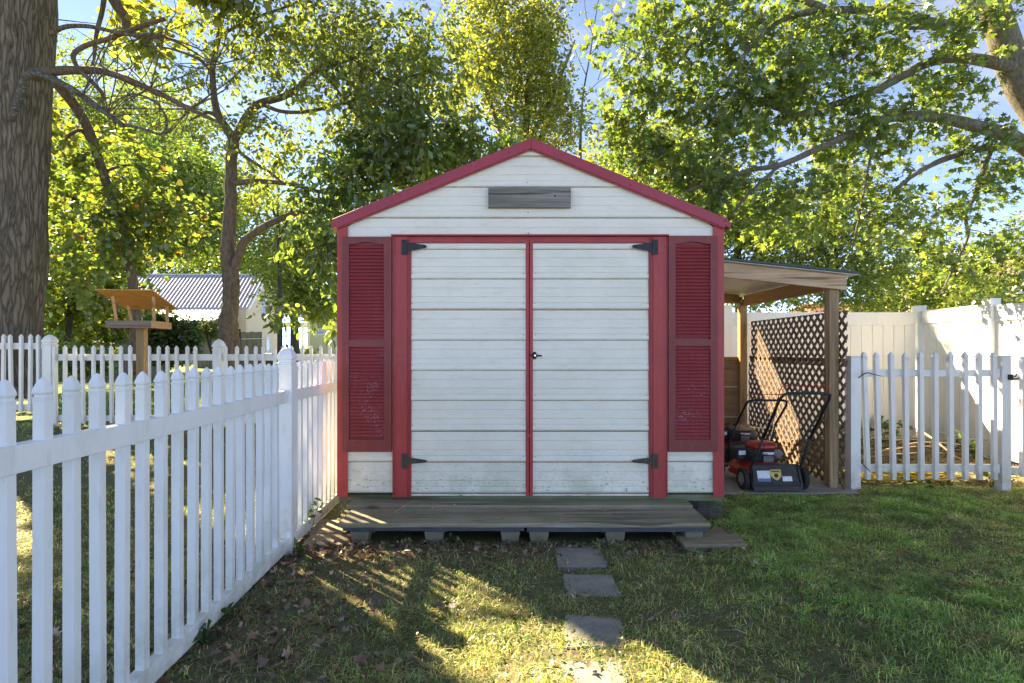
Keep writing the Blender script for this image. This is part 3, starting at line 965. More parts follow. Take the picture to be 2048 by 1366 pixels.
# rear fence
RFY = 8.10
rpx = F / RFY
def rX(px): return (px-1024)/rpx
rf = thing('picket_fence', 'weathered white picket fence across the back behind the bird feeder', 'picket fence', (rX(270), RFY, .2))
pk_rear = MB().sqlathe(0, 0, picket_rows(.040, .275, 1.412)).mesh('picket', MAT['vinyl_rear'], bevel=.0015)
for px in (100, 438, 776):
    fence_post(rf, rX(px), RFY, .1, 1.365+.21 if px == 100 else 1.505, .135 if px == 100 else .127, MAT['vinyl_rear'])
pxs = [117 + 18.55*k for k in range(16)] + [457.5 + 18.55*k for k in range(16)]
for px in pxs:
    link('picket', pk_rear, rf, loc=(rX(px), RFY-.045, random.uniform(-.006,.006)), rot=(random.uniform(-.012,.012), random.uniform(-.018,.018), 0))
for px in [92-17.9*(k+.5) for k in range(8)]:
    link('picket', pk_rear, rf, loc=(rX(px), RFY-.045, .165 + random.uniform(-.006,.006)), rot=(random.uniform(-.01,.01), random.uniform(-.01,.01), 0))
for a, c in ((107, 431), (446, 769)):
    for z0, z1 in ((1.19, 1.285), (.30, .385)):
        MB().box(rX(a), rX(c), RFY-.022, RFY+.022, z0, z1).build('rail', MAT['vinyl_rear'], rf, bevel=.003)
for z0, z1 in ((1.355, 1.45), (.46, .545)):
    MB().box(rX(-45), rX(92), RFY-.022, RFY+.022, z0, z1).build('rail', MAT['vinyl_rear'], rf, bevel=.003)

# gate panel on the right
GY = 5.31
gpx = F / GY
def gX(px): return (px-1024)/gpx
def gZ(py): return EYE - (py-HORIZON)/gpx
gp = thing('gate_post', 'flat topped white post beside the lattice holding the short picket panel', 'gate post', (gX(1706), GY, 0), 'white posts of the gate')
fence_post(gp, gX(1706), GY, -.05, gZ(712), .094, MAT['vinyl'], flat=True)
gate = thing('picket_gate', 'white picket gate panel of ten pickets between two flat topped posts', 'gate', (gX(1850), GY, .1))
pk_gate = MB().sqlathe(0, 0, picket_rows(.040, gZ(957), gZ(703.5))).mesh('picket', MAT['vinyl'], bevel=.0015)
for i, px in enumerate((1726.5, 1749, 1777, 1805.5, 1834.7, 1863.3, 1893.2, 1922.3, 1950, 1979.5)):
    lean = .045*(1-i/5) if i < 5 else .008
    link('picket', pk_gate, gate, loc=(gX(px + (4 if i < 3 else 1.5)), GY-.042, random.uniform(-.004,.004)), rot=(0, -lean*.7, 0))
for a, c, z0, z1 in ((1717, 1990, gZ(753), gZ(739.5)), (1717, 1990, gZ(943), gZ(928.5))):
    MB().box(gX(a), gX(c), GY-.021, GY+.021, z0, z1).build('rail', MAT['vinyl'], gate, bevel=.003)
    MB().box(gX(1986), gX(1994.5), GY-.032, GY+.028, z0-.01, z1+.008).build('rail_bracket', MAT['vinyl'], gate, bevel=.002)
gp2 = thing('gate_post', 'flat topped white post with a black latch on its side', 'gate post', (gX(2005.5), GY, 0), 'white posts of the gate')
fence_post(gp2, gX(2005.5), GY, -.05, gZ(711), .088, MAT['vinyl'], flat=True)
lt = MB().box(gX(2007), gX(2015), GY-.060, GY-.044, gZ(759), gZ(748.5))
lt.tube([(gX(2012), GY-.062, gZ(754)), (gX(2018), GY-.070, gZ(752)), (gX(2022), GY-.066, gZ(746))], [.006,.006,.004], 7)
lt.tube([(gX(2010), GY-.062, gZ(757)), (gX(2019), GY-.068, gZ(757)), (gX(2025), GY-.066, gZ(755.5))], [.005,.007,.005], 7)
lt.build('latch', MAT['black_metal'], gp2)
gf = thing('picket_fence', 'last bit of white picket fence past the black latch at the right edge', 'picket fence', (gX(2040), GY+.02, .1))
pk_gf = MB().sqlathe(0, 0, picket_rows(.040, gZ(952), gZ(712))).mesh('picket', MAT['vinyl'], bevel=.0015)
for k in range(6):
    link('picket', pk_gf, gf, loc=(gX(2041)+.137*k, GY-.022, random.uniform(-.004,.004)))
for z0, z1 in ((gZ(762), gZ(748)), (gZ(949), gZ(934.5))):
    MB().box(gX(2022), gX(2040)+.75, GY-.001, GY+.041, z0, z1).build('rail', MAT['vinyl'], gf, bevel=.003)
fence_post(gf, gX(2040)+.80, GY+.02, -.05, gZ(711), .094, MAT['vinyl'], flat=True)

# tall cream privacy fence
pf = thing('privacy_fence', 'tall cream vinyl privacy fence of vertical boards closing the right rear corner', 'privacy fence', (4.0, 7.98, .05))
def privacy_panel(a, b, z0, z1, inside):
    """boards between a and b (x,y); inside = unit normal towards the garden"""
    a, b, nrm = Vector((*a, 0)), Vector((*b, 0)), Vector((*inside, 0))
    Lh = (b-a).length; d = (b-a)/Lh
    n = max(1, round(Lh/.154)); w = Lh/n
    for i in range(n):
        c = a + d*(w*(i+.5))
        MB().bar(c + Vector((0,0,z0+.10)), c + Vector((0,0,z1-.10)), w-.005, .022, up=nrm).build('board', MAT['vinyl_privacy'], pf, bevel=.003)
    for za, zb in ((z1-.178, z1), (z0, z0+.15)):
        m_ = MB().bar(a + Vector((0,0,(za+zb)/2)), b + Vector((0,0,(za+zb)/2)), .046, zb-za)
        zt_ = zb+.006
        m_.bar(a + Vector((0,0,zt_)), b + Vector((0,0,zt_)), .060, .011)
        m_.bar(a + Vector((0,0,za+.012)), b + Vector((0,0,za+.012)), .056, .012)
        m_.build('rail', MAT['vinyl_privacy'], pf, bevel=.002)
privacy_panel((.6, 7.99), (3.05, 7.98), .06, 1.88, (0,-1))
privacy_panel((3.18, 7.98), (5.84, 7.97), .06, 1.88, (0,-1))
privacy_panel((5.93, 7.93), (5.805, 6.72), .06, 1.895, (-1,.1))
privacy_panel((5.80, 6.58), (5.72, 4.2), .06, 1.87, (-1,.04))
privacy_panel((5.71, 4.07), (5.66, 1.9), .06, 1.87, (-1,.04))
for x, y, h in ((3.115, 7.985, 1.99), (5.935, 8.02, 1.99), (5.795, 6.65, 1.97), (5.715, 4.13, 1.97), (5.65, 1.8, 1.97)):
    fence_post(pf, x, y, 0, h, .127, MAT['vinyl_privacy'], flat=True)

# ------------------------------------------------------------------ lean-to with lattice side
lto = thing('lean_to', 'open timber lean-to with a green sheet roof and a lattice side attached to the shed', 'lean-to', (2.4, 6.2, 0))
LX0 = SX1 + .012
MB().box(3.045, 3.137, 5.275, 5.367, 0.0, 1.93).build('post', MAT['post'], lto, bevel=.003, label='weathered grey front post')
MB().box(3.005, 3.097, 7.24, 7.332, 0.0, 1.98).build('post', MAT['post_new'], lto, bevel=.003, label='honey coloured rear post')
def beam_z(x): return 2.222 - .105*(x - 1.675)
MB().prism([(LX0, beam_z(LX0)-.140), (3.19, beam_z(3.19)-.142), (3.19, beam_z(3.19)), (LX0, beam_z(LX0))], 5.235, 5.2735).build('front_rafter', MAT['beam'], lto, bevel=.003)
MB().prism([(LX0, 1.965), (3.004, 1.965), (3.004, beam_z(3.0)-.006), (LX0, beam_z(LX0)-.006)], 7.26, 7.30).build('rear_rafter', MAT['header_x'], lto, bevel=.003)
MB().box(3.046, 3.090, 5.368, 7.239, 1.925, beam_z(3.12)-.006).build('side_header', MAT['header'], lto, bevel=.003)
MB().box(LX0, LX0+.04, 5.28, 7.25, 2.03, beam_z(LX0+.04)-.006).build('ledger', MAT['header'], lto, bevel=.003)
for x in (2.2, 2.65):
    pass
# ribbed metal sheet seen from below, thin green roof above
n = 11
for k in range(n):
    y0 = 5.18 + (7.5-5.18)*k/n; y1 = 5.18 + (7.5-5.18)*(k+1)/n - .006
    MB().prism([(LX0, beam_z(LX0)+.002), (3.265, beam_z(3.265)+.002), (3.265, beam_z(3.265)+.008), (LX0, beam_z(LX0)+.008)], y0, y1).build('roof_sheet', MAT['galv'], lto)
MB().prism([(LX0, beam_z(LX0)+.010), (3.265, beam_z(3.265)+.010), (3.265, beam_z(3.265)+.034), (LX0, beam_z(LX0)+.034)], 5.165, 7.52).build('roof', MAT['green_roof'], lto, bevel=.004)
for k in range(3):
    MB().box(LX0+.005, 3.004, 7.304, 7.322, .06 + k*.40, .06 + k*.40 + .395).build('back_board', MAT['ply'], lto, bevel=.002)
def lattice(y0, y1, z0, z1, x):
    lp = bpy.data.objects.new('lattice_panel', None); COL.objects.link(lp)
    lp.parent = lto; ORIG[lp.name] = origin_of(lto)
    lp.empty_display_size = .1
    pitch = .120; w = .044
    def clip_band(c, sgn):
        # band |(y - y0) - sgn*(z - z0) - c| < w/2 clipped to the panel, as a polygon in (y, z)
        poly = [(y0, z0), (y1, z0), (y1, z1), (y0, z1)]
        for s2 in (1, -1):
            out = []
            f = lambda p: s2*((p[0]-y0) - sgn*(p[1]-z0) - c) + w/2
            for i in range(len(poly)):
                a, b2 = poly[i], poly[(i+1) % len(poly)]
                fa, fb = f(a), f(b2)
                if fa >= 0: out.append(a)
                if fa*fb < 0:
                    t = fa/(fa-fb); out.append((a[0]+(b2[0]-a[0])*t, a[1]+(b2[1]-a[1])*t))
            poly = out
            if len(poly) < 3: return None
        return poly
    H_, W_ = z1-z0, y1-y0
    for sgn, xo in ((1, x), (-1, x+.0085)):
        c = -H_ if sgn == 1 else 0.0
        end = W_ if sgn == 1 else W_+H_
        c += pitch*.4
        while c < end:
            poly = clip_band(c, sgn)
            c += pitch*random.uniform(.985, 1.015)
            if not poly: continue
            mb = MB()
            npoly = len(poly)
            V = [(xo, py_, pz_) for py_, pz_ in poly] + [(xo+.008, py_, pz_) for py_, pz_ in poly]
            Fc = [tuple(range(npoly-1, -1, -1)), tuple(range(npoly, 2*npoly))] + [(i, (i+1) % npoly, npoly+(i+1) % npoly, npoly+i) for i in range(npoly)]
            mb.add(V, Fc)
            mb.build('slat', MAT['lattice'], lp)
lattice(5.20, 7.30, .02, 1.27, 3.140)
lattice(5.20, 7.30, 1.19, 1.725, 3.158)

# ------------------------------------------------------------------ lawn mowers
MAT['mow_red'] = M('mower_red', (0.42, 0.018, 0.014), (0.30, 0.014, 0.012), rough=0.35, scale=9, spec=.5)
MAT['mow_black'] = M('mower_black_plastic', (0.016, 0.017, 0.019), (0.035, 0.035, 0.037), rough=0.5, scale=14)
MAT['mow_grey'] = M('engine_grey', (0.10, 0.10, 0.10), (0.20, 0.19, 0.18), rough=0.5, scale=20, metal=.5)
MAT['tyre'] = M('tyre_rubber', (0.018, 0.018, 0.018), (0.04, 0.038, 0.035), rough=0.8, scale=40)
MAT['hub'] = M('wheel_hub', (0.23, 0.215, 0.175), (0.33, 0.31, 0.26), rough=0.6, scale=20)
MAT['tan'] = M('dusty_tan_cover', (0.22, 0.16, 0.10), (0.32, 0.25, 0.17), rough=0.7, scale=18)
MAT['red_wire'] = M('red_bail', (0.45, 0.02, 0.02), rough=0.4)
MAT['label_yellow'] = M('label_yellow', (0.60, 0.42, 0.10), rough=0.4)
MAT['label_blue'] = M('label_blue', (0.10, 0.16, 0.27), rough=0.4)
def print_mat(name, paper, ink, rows):
    m, N, L, b = nodes_of(name)
    b.inputs['Roughness'].default_value = 0.4
    br = N.new('ShaderNodeTexBrick'); br.inputs['Scale'].default_value = 1
    br.inputs['Brick Width'].default_value = .021; br.inputs['Row Height'].default_value = .0062; br.inputs['Mortar Size'].default_value = .0016
    br.inputs['Color1'].default_value = (*ink, 1); br.inputs['Color2'].default_value = (*paper, 1); br.inputs['Mortar'].default_value = (*paper, 1)
    tc = N.new('ShaderNodeTexCoord'); sw = N.new('ShaderNodeSeparateXYZ'); cb = N.new('ShaderNodeCombineXYZ')
    L.new(tc.outputs['Object'], sw.inputs[0]); L.new(sw.outputs[0], cb.inputs[0]); L.new(sw.outputs[2], cb.inputs[1])
    L.new(cb.outputs[0], br.inputs['Vector'])
    L.new(br.outputs['Color'], b.inputs['Base Color'])
    return m
MAT['label_print'] = print_mat('printed_label', (0.72, 0.75, 0.78), (0.25, 0.30, 0.38), 4)

def rrect(w, l, r, n=6, fr=None):
    """rounded rectangle outline, counter-clockwise from above; fr = radius of the +y corners"""
    fr = fr or r
    out = []
    for cx, cy, rr, a0 in ((w/2, -l/2, r, -90), (w/2, l/2, fr, 0), (-w/2, l/2, fr, 90), (-w/2, -l/2, r, 180)):
        ox, oy = cx - math.copysign(rr, cx), cy - math.copysign(rr, cy)
        for k in range(n+1):
            a = R(a0 + 90*k/n)
            out.append((ox + rr*math.cos(a), oy + rr*math.sin(a)))
    return out
def loft(mb, loops, mi=0):
    """loops: list of (outline, z); closed at the top and bottom"""
    n = len(loops[0][0]); V = []; Fc = []
    for o_, z in loops: V += [(x, y, z) for x, y in o_]
    for i in range(len(loops)-1):
        for k in range(n):
            a, c = i*n+k, i*n+(k+1) % n
            Fc.append((a, c, c+n, a+n))
    Fc.append(tuple(range(n-1, -1, -1)))
    e = (len(loops)-1)*n
    Fc.append(tuple(range(e, e+n)))
    return mb.add(V, Fc, mi)
def shift(o_, dx, dy): return [(x+dx, y+dy) for x, y in o_]
def sub(mb, name, mat, parent, **k):
    """a part whose geometry is already in the thing's own coordinates"""
    o = bpy.data.objects.new(name, mb.mesh(name, mat, (0,0,0), k.get('smooth', False), k.get('bevel', 0)))
    COL.objects.link(o); o.parent = parent
    if k.get('label'): o['label'] = k['label']
    if k.get('kind'): o['kind'] = k['kind']
    return o

def mower(label, loc, yaw, handle_top, handle_mid, top_mat, flap=True, hw=.215):
    t = thing('lawn_mower', label, 'lawn mower', loc, 'red push mowers under the lean-to')
    t.rotation_euler = (0, 0, yaw)
    d = MB()
    loft(d, [(rrect(.50, .60, .08, fr=.20), .075), (rrect(.51, .61, .08, fr=.205), .085), (rrect(.50, .60, .09, fr=.20), .150),
             (rrect(.44, .54, .10, fr=.18), .186), (rrect(.34, .40, .10, fr=.14), .200), (rrect(.30, .34, .10, fr=.13), .226)])
    dk = sub(d, 'deck', MAT['mow_red'], t, smooth=False, bevel=.003)
    sub(MB().box(-.2515, -.2505, .06, .14, .115, .133), 'deck_decal', MAT['label_print'], dk)
    for sx, y, r, w in ((-1, -.27, .100, .045), (1, -.27, .100, .045), (-1, .27, .090, .042), (1, .27, .090, .042)):
        wx = sx*.285
        tm = MB()
        tm.lathe((wx - sx*w/2, y, r), (sx,0,0), [(r*.60,0), (r*.92,0), (r,.007), (r,w-.007), (r*.93,w), (r*.66,w), (r*.64,w-.008), (r*.60,w-.008)], 26)
        for k in range(26):      # tread blocks
            a = 2*math.pi*k/26
            p = Vector((wx, y + math.cos(a)*r, r + math.sin(a)*r))
            tm.bar(p + Vector((-w*.38,0,0)), p + Vector((w*.38,0,0)), .008, .007, up=(0, math.cos(a), math.sin(a)))
        wh = sub(tm, 'wheel', MAT['tyre'], t)
        hb = MB()
        hb.lathe((wx + sx*(w/2-.012), y, r), (sx,0,0), [(r*.63,0), (r*.63,.006), (r*.50,.010), (r*.48,.004), (r*.22,.004), (r*.20,.014), (r*.08,.018)], 20)
        for k in range(7):
            a = 2*math.pi*k/7
            c = Vector((wx + sx*(w/2-.006), y, r))
            v_ = Vector((0, math.cos(a), math.sin(a)))
            hb.bar(c + v_*r*.2, c + v_*r*.52, .012, .008, up=(sx,0,0))
        sub(hb, 'hub', MAT['hub'], wh)
        sub(MB().tube([(sx*.20, y, r+.02), (wx, y, r)], .012, 8), 'axle', MAT['mow_black'], t)
    e = MB()
    loft(e, [(shift(rrect(.30, .32, .06), 0, .03), .222), (shift(rrect(.33, .34, .07), 0, .03), .25), (shift(rrect(.33, .34, .07), 0, .03), .32), (shift(rrect(.27, .29, .07), 0, .03), .345)])
    for k in range(6): e.box(-.15, .02, -.150, -.137, .245+k*.012, .251+k*.012)
    en = sub(e, 'engine', MAT['mow_black'], t, bevel=.003)
    tc_ = MB()
    loft(tc_, [(shift(rrect(.25, .24, .07), .03, .02), .338), (shift(rrect(.26, .25, .07), .03, .02), .355), (shift(rrect(.25, .24, .07), .03, .02), .385), (shift(rrect(.20, .19, .07), .03, .02), .403), (shift(rrect(.12, .11, .05), .03, .02), .408)])
    cv = sub(tc_, 'engine_cover', top_mat, t, smooth=True)
    ab = MB(); loft(ab, [(shift(rrect(.12, .16, .03), -.19, .02), .235), (shift(rrect(.13, .17, .03), -.19, .02), .25), (shift(rrect(.13, .17, .03), -.19, .02), .34), (shift(rrect(.10, .14, .03), -.19, .02), .352)])
    af = sub(ab, 'air_filter', MAT['mow_black'], t, bevel=.002)
    sub(MB().box(-.235, -.165, -.0675, -.0655, .285, .325), 'label_plate', MAT['label_print'], af)
    sub(MB().box(-.03, .085, -.1425, -.1405, .300, .322), 'label_plate', MAT['label_print'], en)
    sub(MB().box(-.03, .07, -.155, -.10, .215, .290).lathe((.12, -.10, .30), (0,-1,0), [(.05,0), (.05,.04), (.03,.05)], 14), 'muffler', MAT['mow_grey'], t, bevel=.003)
    sub(MB().lathe((.10, .16, .34), (0,0,1), [(.035,0), (.035,.03), (.02,.035)], 14), 'fuel_cap', MAT['mow_black'], t)
    yb = -.30
    h = MB()
    ht, hm = Vector(handle_top), Vector(handle_mid)
    L1, L2 = [], []
    path = []
    for sx in (-1, 1):
        L = [(sx*.215, yb, .16), (sx*.235, yb-.03, .22), (sx*(hw), hm.y, hm.z)]
        h.tube(L, .0125, 10)
        h.lathe((sx*(hw+.005), hm.y+.01, hm.z), (sx,0,0), [(.018,0), (.018,.015), (.008,.028)], 10)
    top = []
    for sx in (-1, 1):
        arm = [(sx*hw, hm.y, hm.z), (sx*hw, ht.y+.05, ht.z-.055), (sx*(hw-.015), ht.y+.012, ht.z-.012), (sx*(hw-.05), ht.y, ht.z)]
        top = top + (arm if sx < 0 else arm[::-1])
    h.tube(top, .0125, 10)
    hd_ = sub(h, 'handle', MAT['mow_black'], t, smooth=True)
    bl = MB(); up = Vector((0, .02, .07))
    pts = []
    for sx in (-1, 1):
        a = [Vector((sx*hw*1.02, ht.y+.10, ht.z-.12)), Vector((sx*hw*.99, ht.y+.05, ht.z+.02)), Vector((sx*hw*.93, ht.y+.03, ht.z+.055)), Vector((sx*hw*.75, ht.y+.03, ht.z+.06))]
        pts = pts + (a if sx < 0 else a[::-1])
    bl.tube(pts, .0042, 7)
    sub(bl, 'bail_bar', MAT['red_wire'], t, smooth=True)
    cb = MB()
    cb.tube([(-hw+.012, ht.y+.12, ht.z-.15), (-hw+.03, hm.y, hm.z-.03), (-.16, yb-.02, .30), (-.10, -.10, .34)], .0035, 6)
    cb.tube([(hw-.012, ht.y+.25, ht.z-.32), (.12, yb-.12, .42), (.05, -.05, .39)], .003, 6)
    sub(cb, 'cable', MAT['mow_black'], t)
    if flap:
        fl = MB()
        fl.add([(-.245,-.37,.045),(.245,-.37,.045),(.235,-.31,.235),(-.235,-.31,.235),(-.245,-.345,.04),(.245,-.345,.04),(.235,-.285,.24),(-.235,-.285,.24)],
               [(0,1,2,3),(7,6,5,4),(0,4,5,1),(1,5,6,2),(2,6,7,3),(3,7,4,0)])
        for sx in (-1, 1):
            fl.bar((sx*.225, -.372, .06), (sx*.215, -.322, .225), .018, .014, up=(0,-1,.3))
        fl.bar((-.225, -.374, .062), (.225, -.374, .062), .016, .014, up=(0,-1,.3))
        f2 = sub(fl, 'rear_flap', MAT['mow_black'], t, bevel=.003)
        sk = MB().add([(-.225,-.385,.008),(.225,-.385,.008),(.24,-.372,.05),(-.24,-.372,.05),(-.225,-.378,.008),(.225,-.378,.008),(.24,-.365,.05),(-.24,-.365,.05)],
               [(0,1,2,3),(7,6,5,4),(0,4,5,1),(1,5,6,2),(2,6,7,3),(3,7,4,0)])
        sub(sk, 'trailing_skirt', MAT['mow_black'], t)
        def on_flap(x, z, o=.002):
            tt = (z-.045)/.19
            return (x, -.37 + .06*tt - o, z)
        def quad(x0, x1, z0, z1, o=.002):
            return MB().add([on_flap(x0,z0,o), on_flap(x1,z0,o), on_flap(x1,z1,o), on_flap(x0,z1,o), on_flap(x0,z0,.0002), on_flap(x1,z0,.0002), on_flap(x1,z1,.0002), on_flap(x0,z1,.0002)],
                            [(0,1,2,3),(7,6,5,4),(0,4,5,1),(1,5,6,2),(2,6,7,3),(3,7,4,0)])
        sub(quad(-.180, -.060, .100, .185), 'sticker', MAT['label_print'], f2)
        sub(quad(-.178, -.062, .090, .1175, .0032), 'sticker', MAT['label_blue'], f2)
        sub(quad(.055, .145, .092, .135), 'sticker', MAT['label_print'], f2)
        sh = [(-.055,.195),(-.055,.140),(-.025,.112),(0,.100),(.025,.112),(.048,.140),(.048,.195)]
        mb = MB(); V = [on_flap(x, z, .0025) for x, z in sh[::-1]] + [on_flap(x, z, .0002) for x, z in sh[::-1]]
        n_ = len(sh)
        mb.add(V, [tuple(range(n_))[::-1], tuple(range(n_, 2*n_))] + [(i, (i+1) % n_, n_+(i+1) % n_, n_+i) for i in range(n_)])
        st = sub(mb, 'shield_sticker', MAT['label_yellow'], f2)
        m2 = MB()
        c = on_flap(-.003, .142, .0028)
        m2.lathe(c, (0,-1,.3), [(.020,0), (.020,.0008)], 16)
        for k in range(6): m2.add([on_flap(-.044+k*.0135, .172, .0032), on_flap(-.0335+k*.0135, .172, .0032), on_flap(-.0335+k*.0135, .186, .0032), on_flap(-.044+k*.0135, .186, .0032)], [(0,1,2,3)])
        sub(m2, 'shield_print', MAT['mow_black'], st)
    return t
mower('red mower in front with its black rear flap and stickers facing us', (2.47, 5.50, .031), 0.03, (0, -.86, .955), (0, -.52, .52), MAT['mow_red'])
mower('dusty tan topped mower half hidden behind the red one by the shed wall', (2.78, 6.74, .031), -0.05, (0, -.86, .78), (0, -.52, .47), MAT['tan'])

# ------------------------------------------------------------------ bird feeder
MAT['osb'] = M('osb_board', (0.52, 0.27, 0.07), (0.36, 0.17, 0.045), rough=0.7, scale=9, stretch=(1, 2.2, 1), bmp=.3)
MAT['feeder_post'] = wood('feeder_post', (0.20, 0.13, 0.06), (0.28, 0.19, 0.10), 'z', dark=(0.10, 0.06, 0.03))
MAT['feeder_rail'] = wood('feeder_tray_board', (0.16, 0.12, 0.10), (0.24, 0.18, 0.14), 'x', dark=(0.09, 0.06, 0.05))
MAT['feeder_orange'] = wood('feeder_orange_board', (0.46, 0.24, 0.09), (0.56, 0.33, 0.15), 'x', dark=(0.3, .15, .06))
FY = 7.10
fpx = F/FY
fb = thing('bird_feeder', 'wooden platform bird feeder with a slanted board roof on a post', 'bird feeder', ((283-1024)/fpx, FY, .12))
fb.rotation_euler = (0, 0, R(9))
def fl_(px, py): return (px-283)/fpx, EYE-(py-HORIZON)/fpx - .12
z_t = fl_(0, 652)[1]
sub(MB().box(-.045, .045, -.045, .045, -.1, z_t), 'post', MAT['feeder_post'], fb, bevel=.003)
sub(MB().box(.0455, .056, -.043, .043, -.1, z_t-.01), 'post_lit_side', MAT['feeder_orange'], fb)  # orange strip added to colour in the brightly lit right side of the post
tx0, tx1 = -.285, .215
zb_, zt_ = fl_(0, 657)[1], fl_(0, 643)[1]
sub(MB().box(tx0, tx1, -.20, .26, z_t+.0, z_t+.012), 'tray', MAT['feeder_orange'], fb)
sub(MB().box(tx0-.02, tx1, -.225, -.2005, zb_, zt_), 'tray_rim', MAT['feeder_rail'], fb, bevel=.002)
sub(MB().box(tx0-.02, tx1, .2605, .285, zb_, zt_), 'tray_rim', MAT['feeder_rail'], fb, bevel=.002)
sub(MB().box(tx1+.0005, tx1+.024, -.225, .285, zb_, zt_), 'tray_rim', MAT['feeder_orange'], fb, bevel=.002)  # right end rim in the orange colour, the other rims brown
sub(MB().box(tx0-.022, tx0-.0005, -.20, .26, zb_, zt_), 'tray_rim', MAT['feeder_rail'], fb, bevel=.002)
sub(MB().bar((-.10, -.06, z_t-.018), (.06, -.06, z_t-.018), .04, .034), 'bracket', MAT['feeder_orange'], fb)
# roof: near edge high, far edge low
rz0, rz1 = 2.085-.12, 1.895-.12
sub(MB().add([(-.385,-.30,rz0),(.265,-.30,rz0),(.265,.42,rz1),(-.385,.42,rz1),(-.385,-.296,rz0+.014),(.265,-.296,rz0+.014),(.265,.424,rz1+.014),(-.385,.424,rz1+.014)],
             [(0,3,2,1),(4,5,6,7),(0,1,5,4),(1,2,6,5),(2,3,7,6),(3,0,4,7)]), 'roof', MAT['osb'], fb)
for x in (tx0+.05, tx1-.02):
    for y in (-.10, .27):
        z2 = rz0 + (rz1-rz0)*(y+.30)/.72 - .004
        sub(MB().bar((x-.0, y, z_t+.013), (x-.04 if x < 0 else x, y-.02, z2), .032, .022, up=(0,1,0)), 'support', MAT['feeder_orange'], fb)

# ------------------------------------------------------------------ far houses and yard things
MAT['house_wall'] = M('pale_clapboard', (0.62, 0.50, 0.40), (0.56, 0.45, 0.36), rough=.7, scale=2)
MAT['yellow_siding'] = M('pale_yellow_siding', (0.55, 0.53, 0.36), (0.50, 0.48, 0.32), rough=.7, scale=2)
MAT['white_trim'] = M('white_trim', (0.72, 0.70, 0.66), rough=.5)
MAT['roof_metal'] = M('grey_metal_roof', (0.36, 0.33, 0.40), (0.30, 0.28, 0.34), rough=.42, scale=1.5, spec=.6)
MAT['roof_rib'] = M('roof_rib', (0.50, 0.47, 0.52), rough=.4, spec=.6)
MAT['glass'] = M('window_glass', (0.035, 0.05, 0.06), rough=.08, spec=.8)
MAT['red_roof'] = M('red_brown_shingle', (0.22, 0.085, 0.060), (0.16, 0.065, 0.05), rough=.85, scale=6)
MAT['brown_roof'] = M('brown_shingle', (0.16, 0.12, 0.09), (0.22, 0.17, 0.13), rough=.85, scale=6)
MAT['grey_fence'] = wood('grey_fence_board', (0.13, 0.115, 0.09), (0.20, 0.18, 0.15), 'z', dark=(0.06, .05, .04))

def window(parent, x0, x1, z0, z1, y, axis='y', face=-1, sash=True):
    """framed window in a wall; axis 'y' = wall facing along y (face sign), 'x' = along x"""
    def bx(mb, a, c, e, f, d0, d1):
        d0, d1 = min(d0*face, d1*face), max(d0*face, d1*face)
        if axis == 'y': mb.box(a, c, y+d0, y+d1, e, f)
        else: mb.box(y+d0, y+d1, a, c, e, f)
        return mb
    t = .09*(x1-x0)
    m_ = MB()
    bx(m_, x0, x0+t, z0, z1, .002, .06); bx(m_, x1-t, x1, z0, z1, .002, .06)
    bx(m_, x0+t, x1-t, z1-t, z1, .002, .058); bx(m_, x0+t, x1-t, z0, z0+t, .002, .075)
    if sash: bx(m_, x0+t, x1-t, (z0+z1)/2-t*.35, (z0+z1)/2+t*.35, .002, .05)
    w = m_.build('window', MAT['white_trim'], parent)
    bx(MB(), x0+t, x1-t, z0+t, z1-t, .003, .02).build('pane', MAT['glass'], w)
    return w

# house with the striped metal roof
HY = 61.0
HX1 = (527-1024)*HY/F; HX0 = (262-1024)*HY/F
h1 = thing('house', 'pale house with a steep ribbed metal roof beyond the left trees', 'house', ((HX0+HX1)/2, HY, 0))
zr, ze, half = EYE+146*HY/F, 5.85, 3.95
gmb = MB()
gmb.box(HX0, HX1, HY-half, HY+half, -.4, ze)
gmb.add([(HX1,HY-half,ze),(HX1,HY+half,ze),(HX1,HY,zr),(HX0,HY-half,ze),(HX0,HY+half,ze),(HX0,HY,zr)], [(0,1,2),(5,4,3),(0,2,5,3),(2,1,4,5)])
gmb.build('wall', MAT['house_wall'], h1)
for sgn in (-1, 1):
    a = Vector((0, HY, zr+.06)); e_ = Vector((0, HY+sgn*(half+.35), ze-.36))
    mr = MB()
    ex0, ex1 = HX0-.4, HX1+.45
    up = Vector((0, sgn*.7, .7))*.08
    mr.add([(ex0,a.y,a.z),(ex1,a.y,a.z),(ex1,e_.y,e_.z),(ex0,e_.y,e_.z),(ex0,a.y,a.z+.1),(ex1,a.y,a.z+.1),(ex1,e_.y,e_.z+.1),(ex0,e_.y,e_.z+.1)],
           [(0,1,2,3) if sgn < 0 else (3,2,1,0),(7,6,5,4) if sgn < 0 else (4,5,6,7),(0,4,5,1),(1,5,6,2),(2,6,7,3),(3,7,4,0)])
    rf_ = mr.build('roof', MAT['roof_metal'], h1)
    if sgn < 0:
        x = ex0 + .1
        while x < ex1:
            MB().bar((x, a.y-.02, a.z+.13), (x, e_.y, e_.z+.13), .10, .11, up=(0,-.7,.7)).build('roof_rib', MAT['roof_rib'], rf_)
            x += .41
MB().box(HX0-.4, HX1+.45, HY-.16, HY+.16, zr+.12, zr+.22).build('ridge_cap', MAT['roof_rib'], h1)
MB().bar((HX1+.40, HY, zr+.04), (HX1+.40, HY-half-.35, ze-.38), .14, .22, up=(0,-.7,.7)).build('barge_board', MAT['white_trim'], h1)
MB().bar((HX1+.40, HY, zr+.04), (HX1+.40, HY+half+.35, ze-.38), .14, .22, up=(0,.7,.7)).build('barge_board', MAT['white_trim'], h1)
window(h1, HY-.5, HY+.5, 5.0, 7.4, HX1, 'x', 1)
window(h1, HY-1.6, HY-.5, .8, 2.7, HX1, 'x', 1)
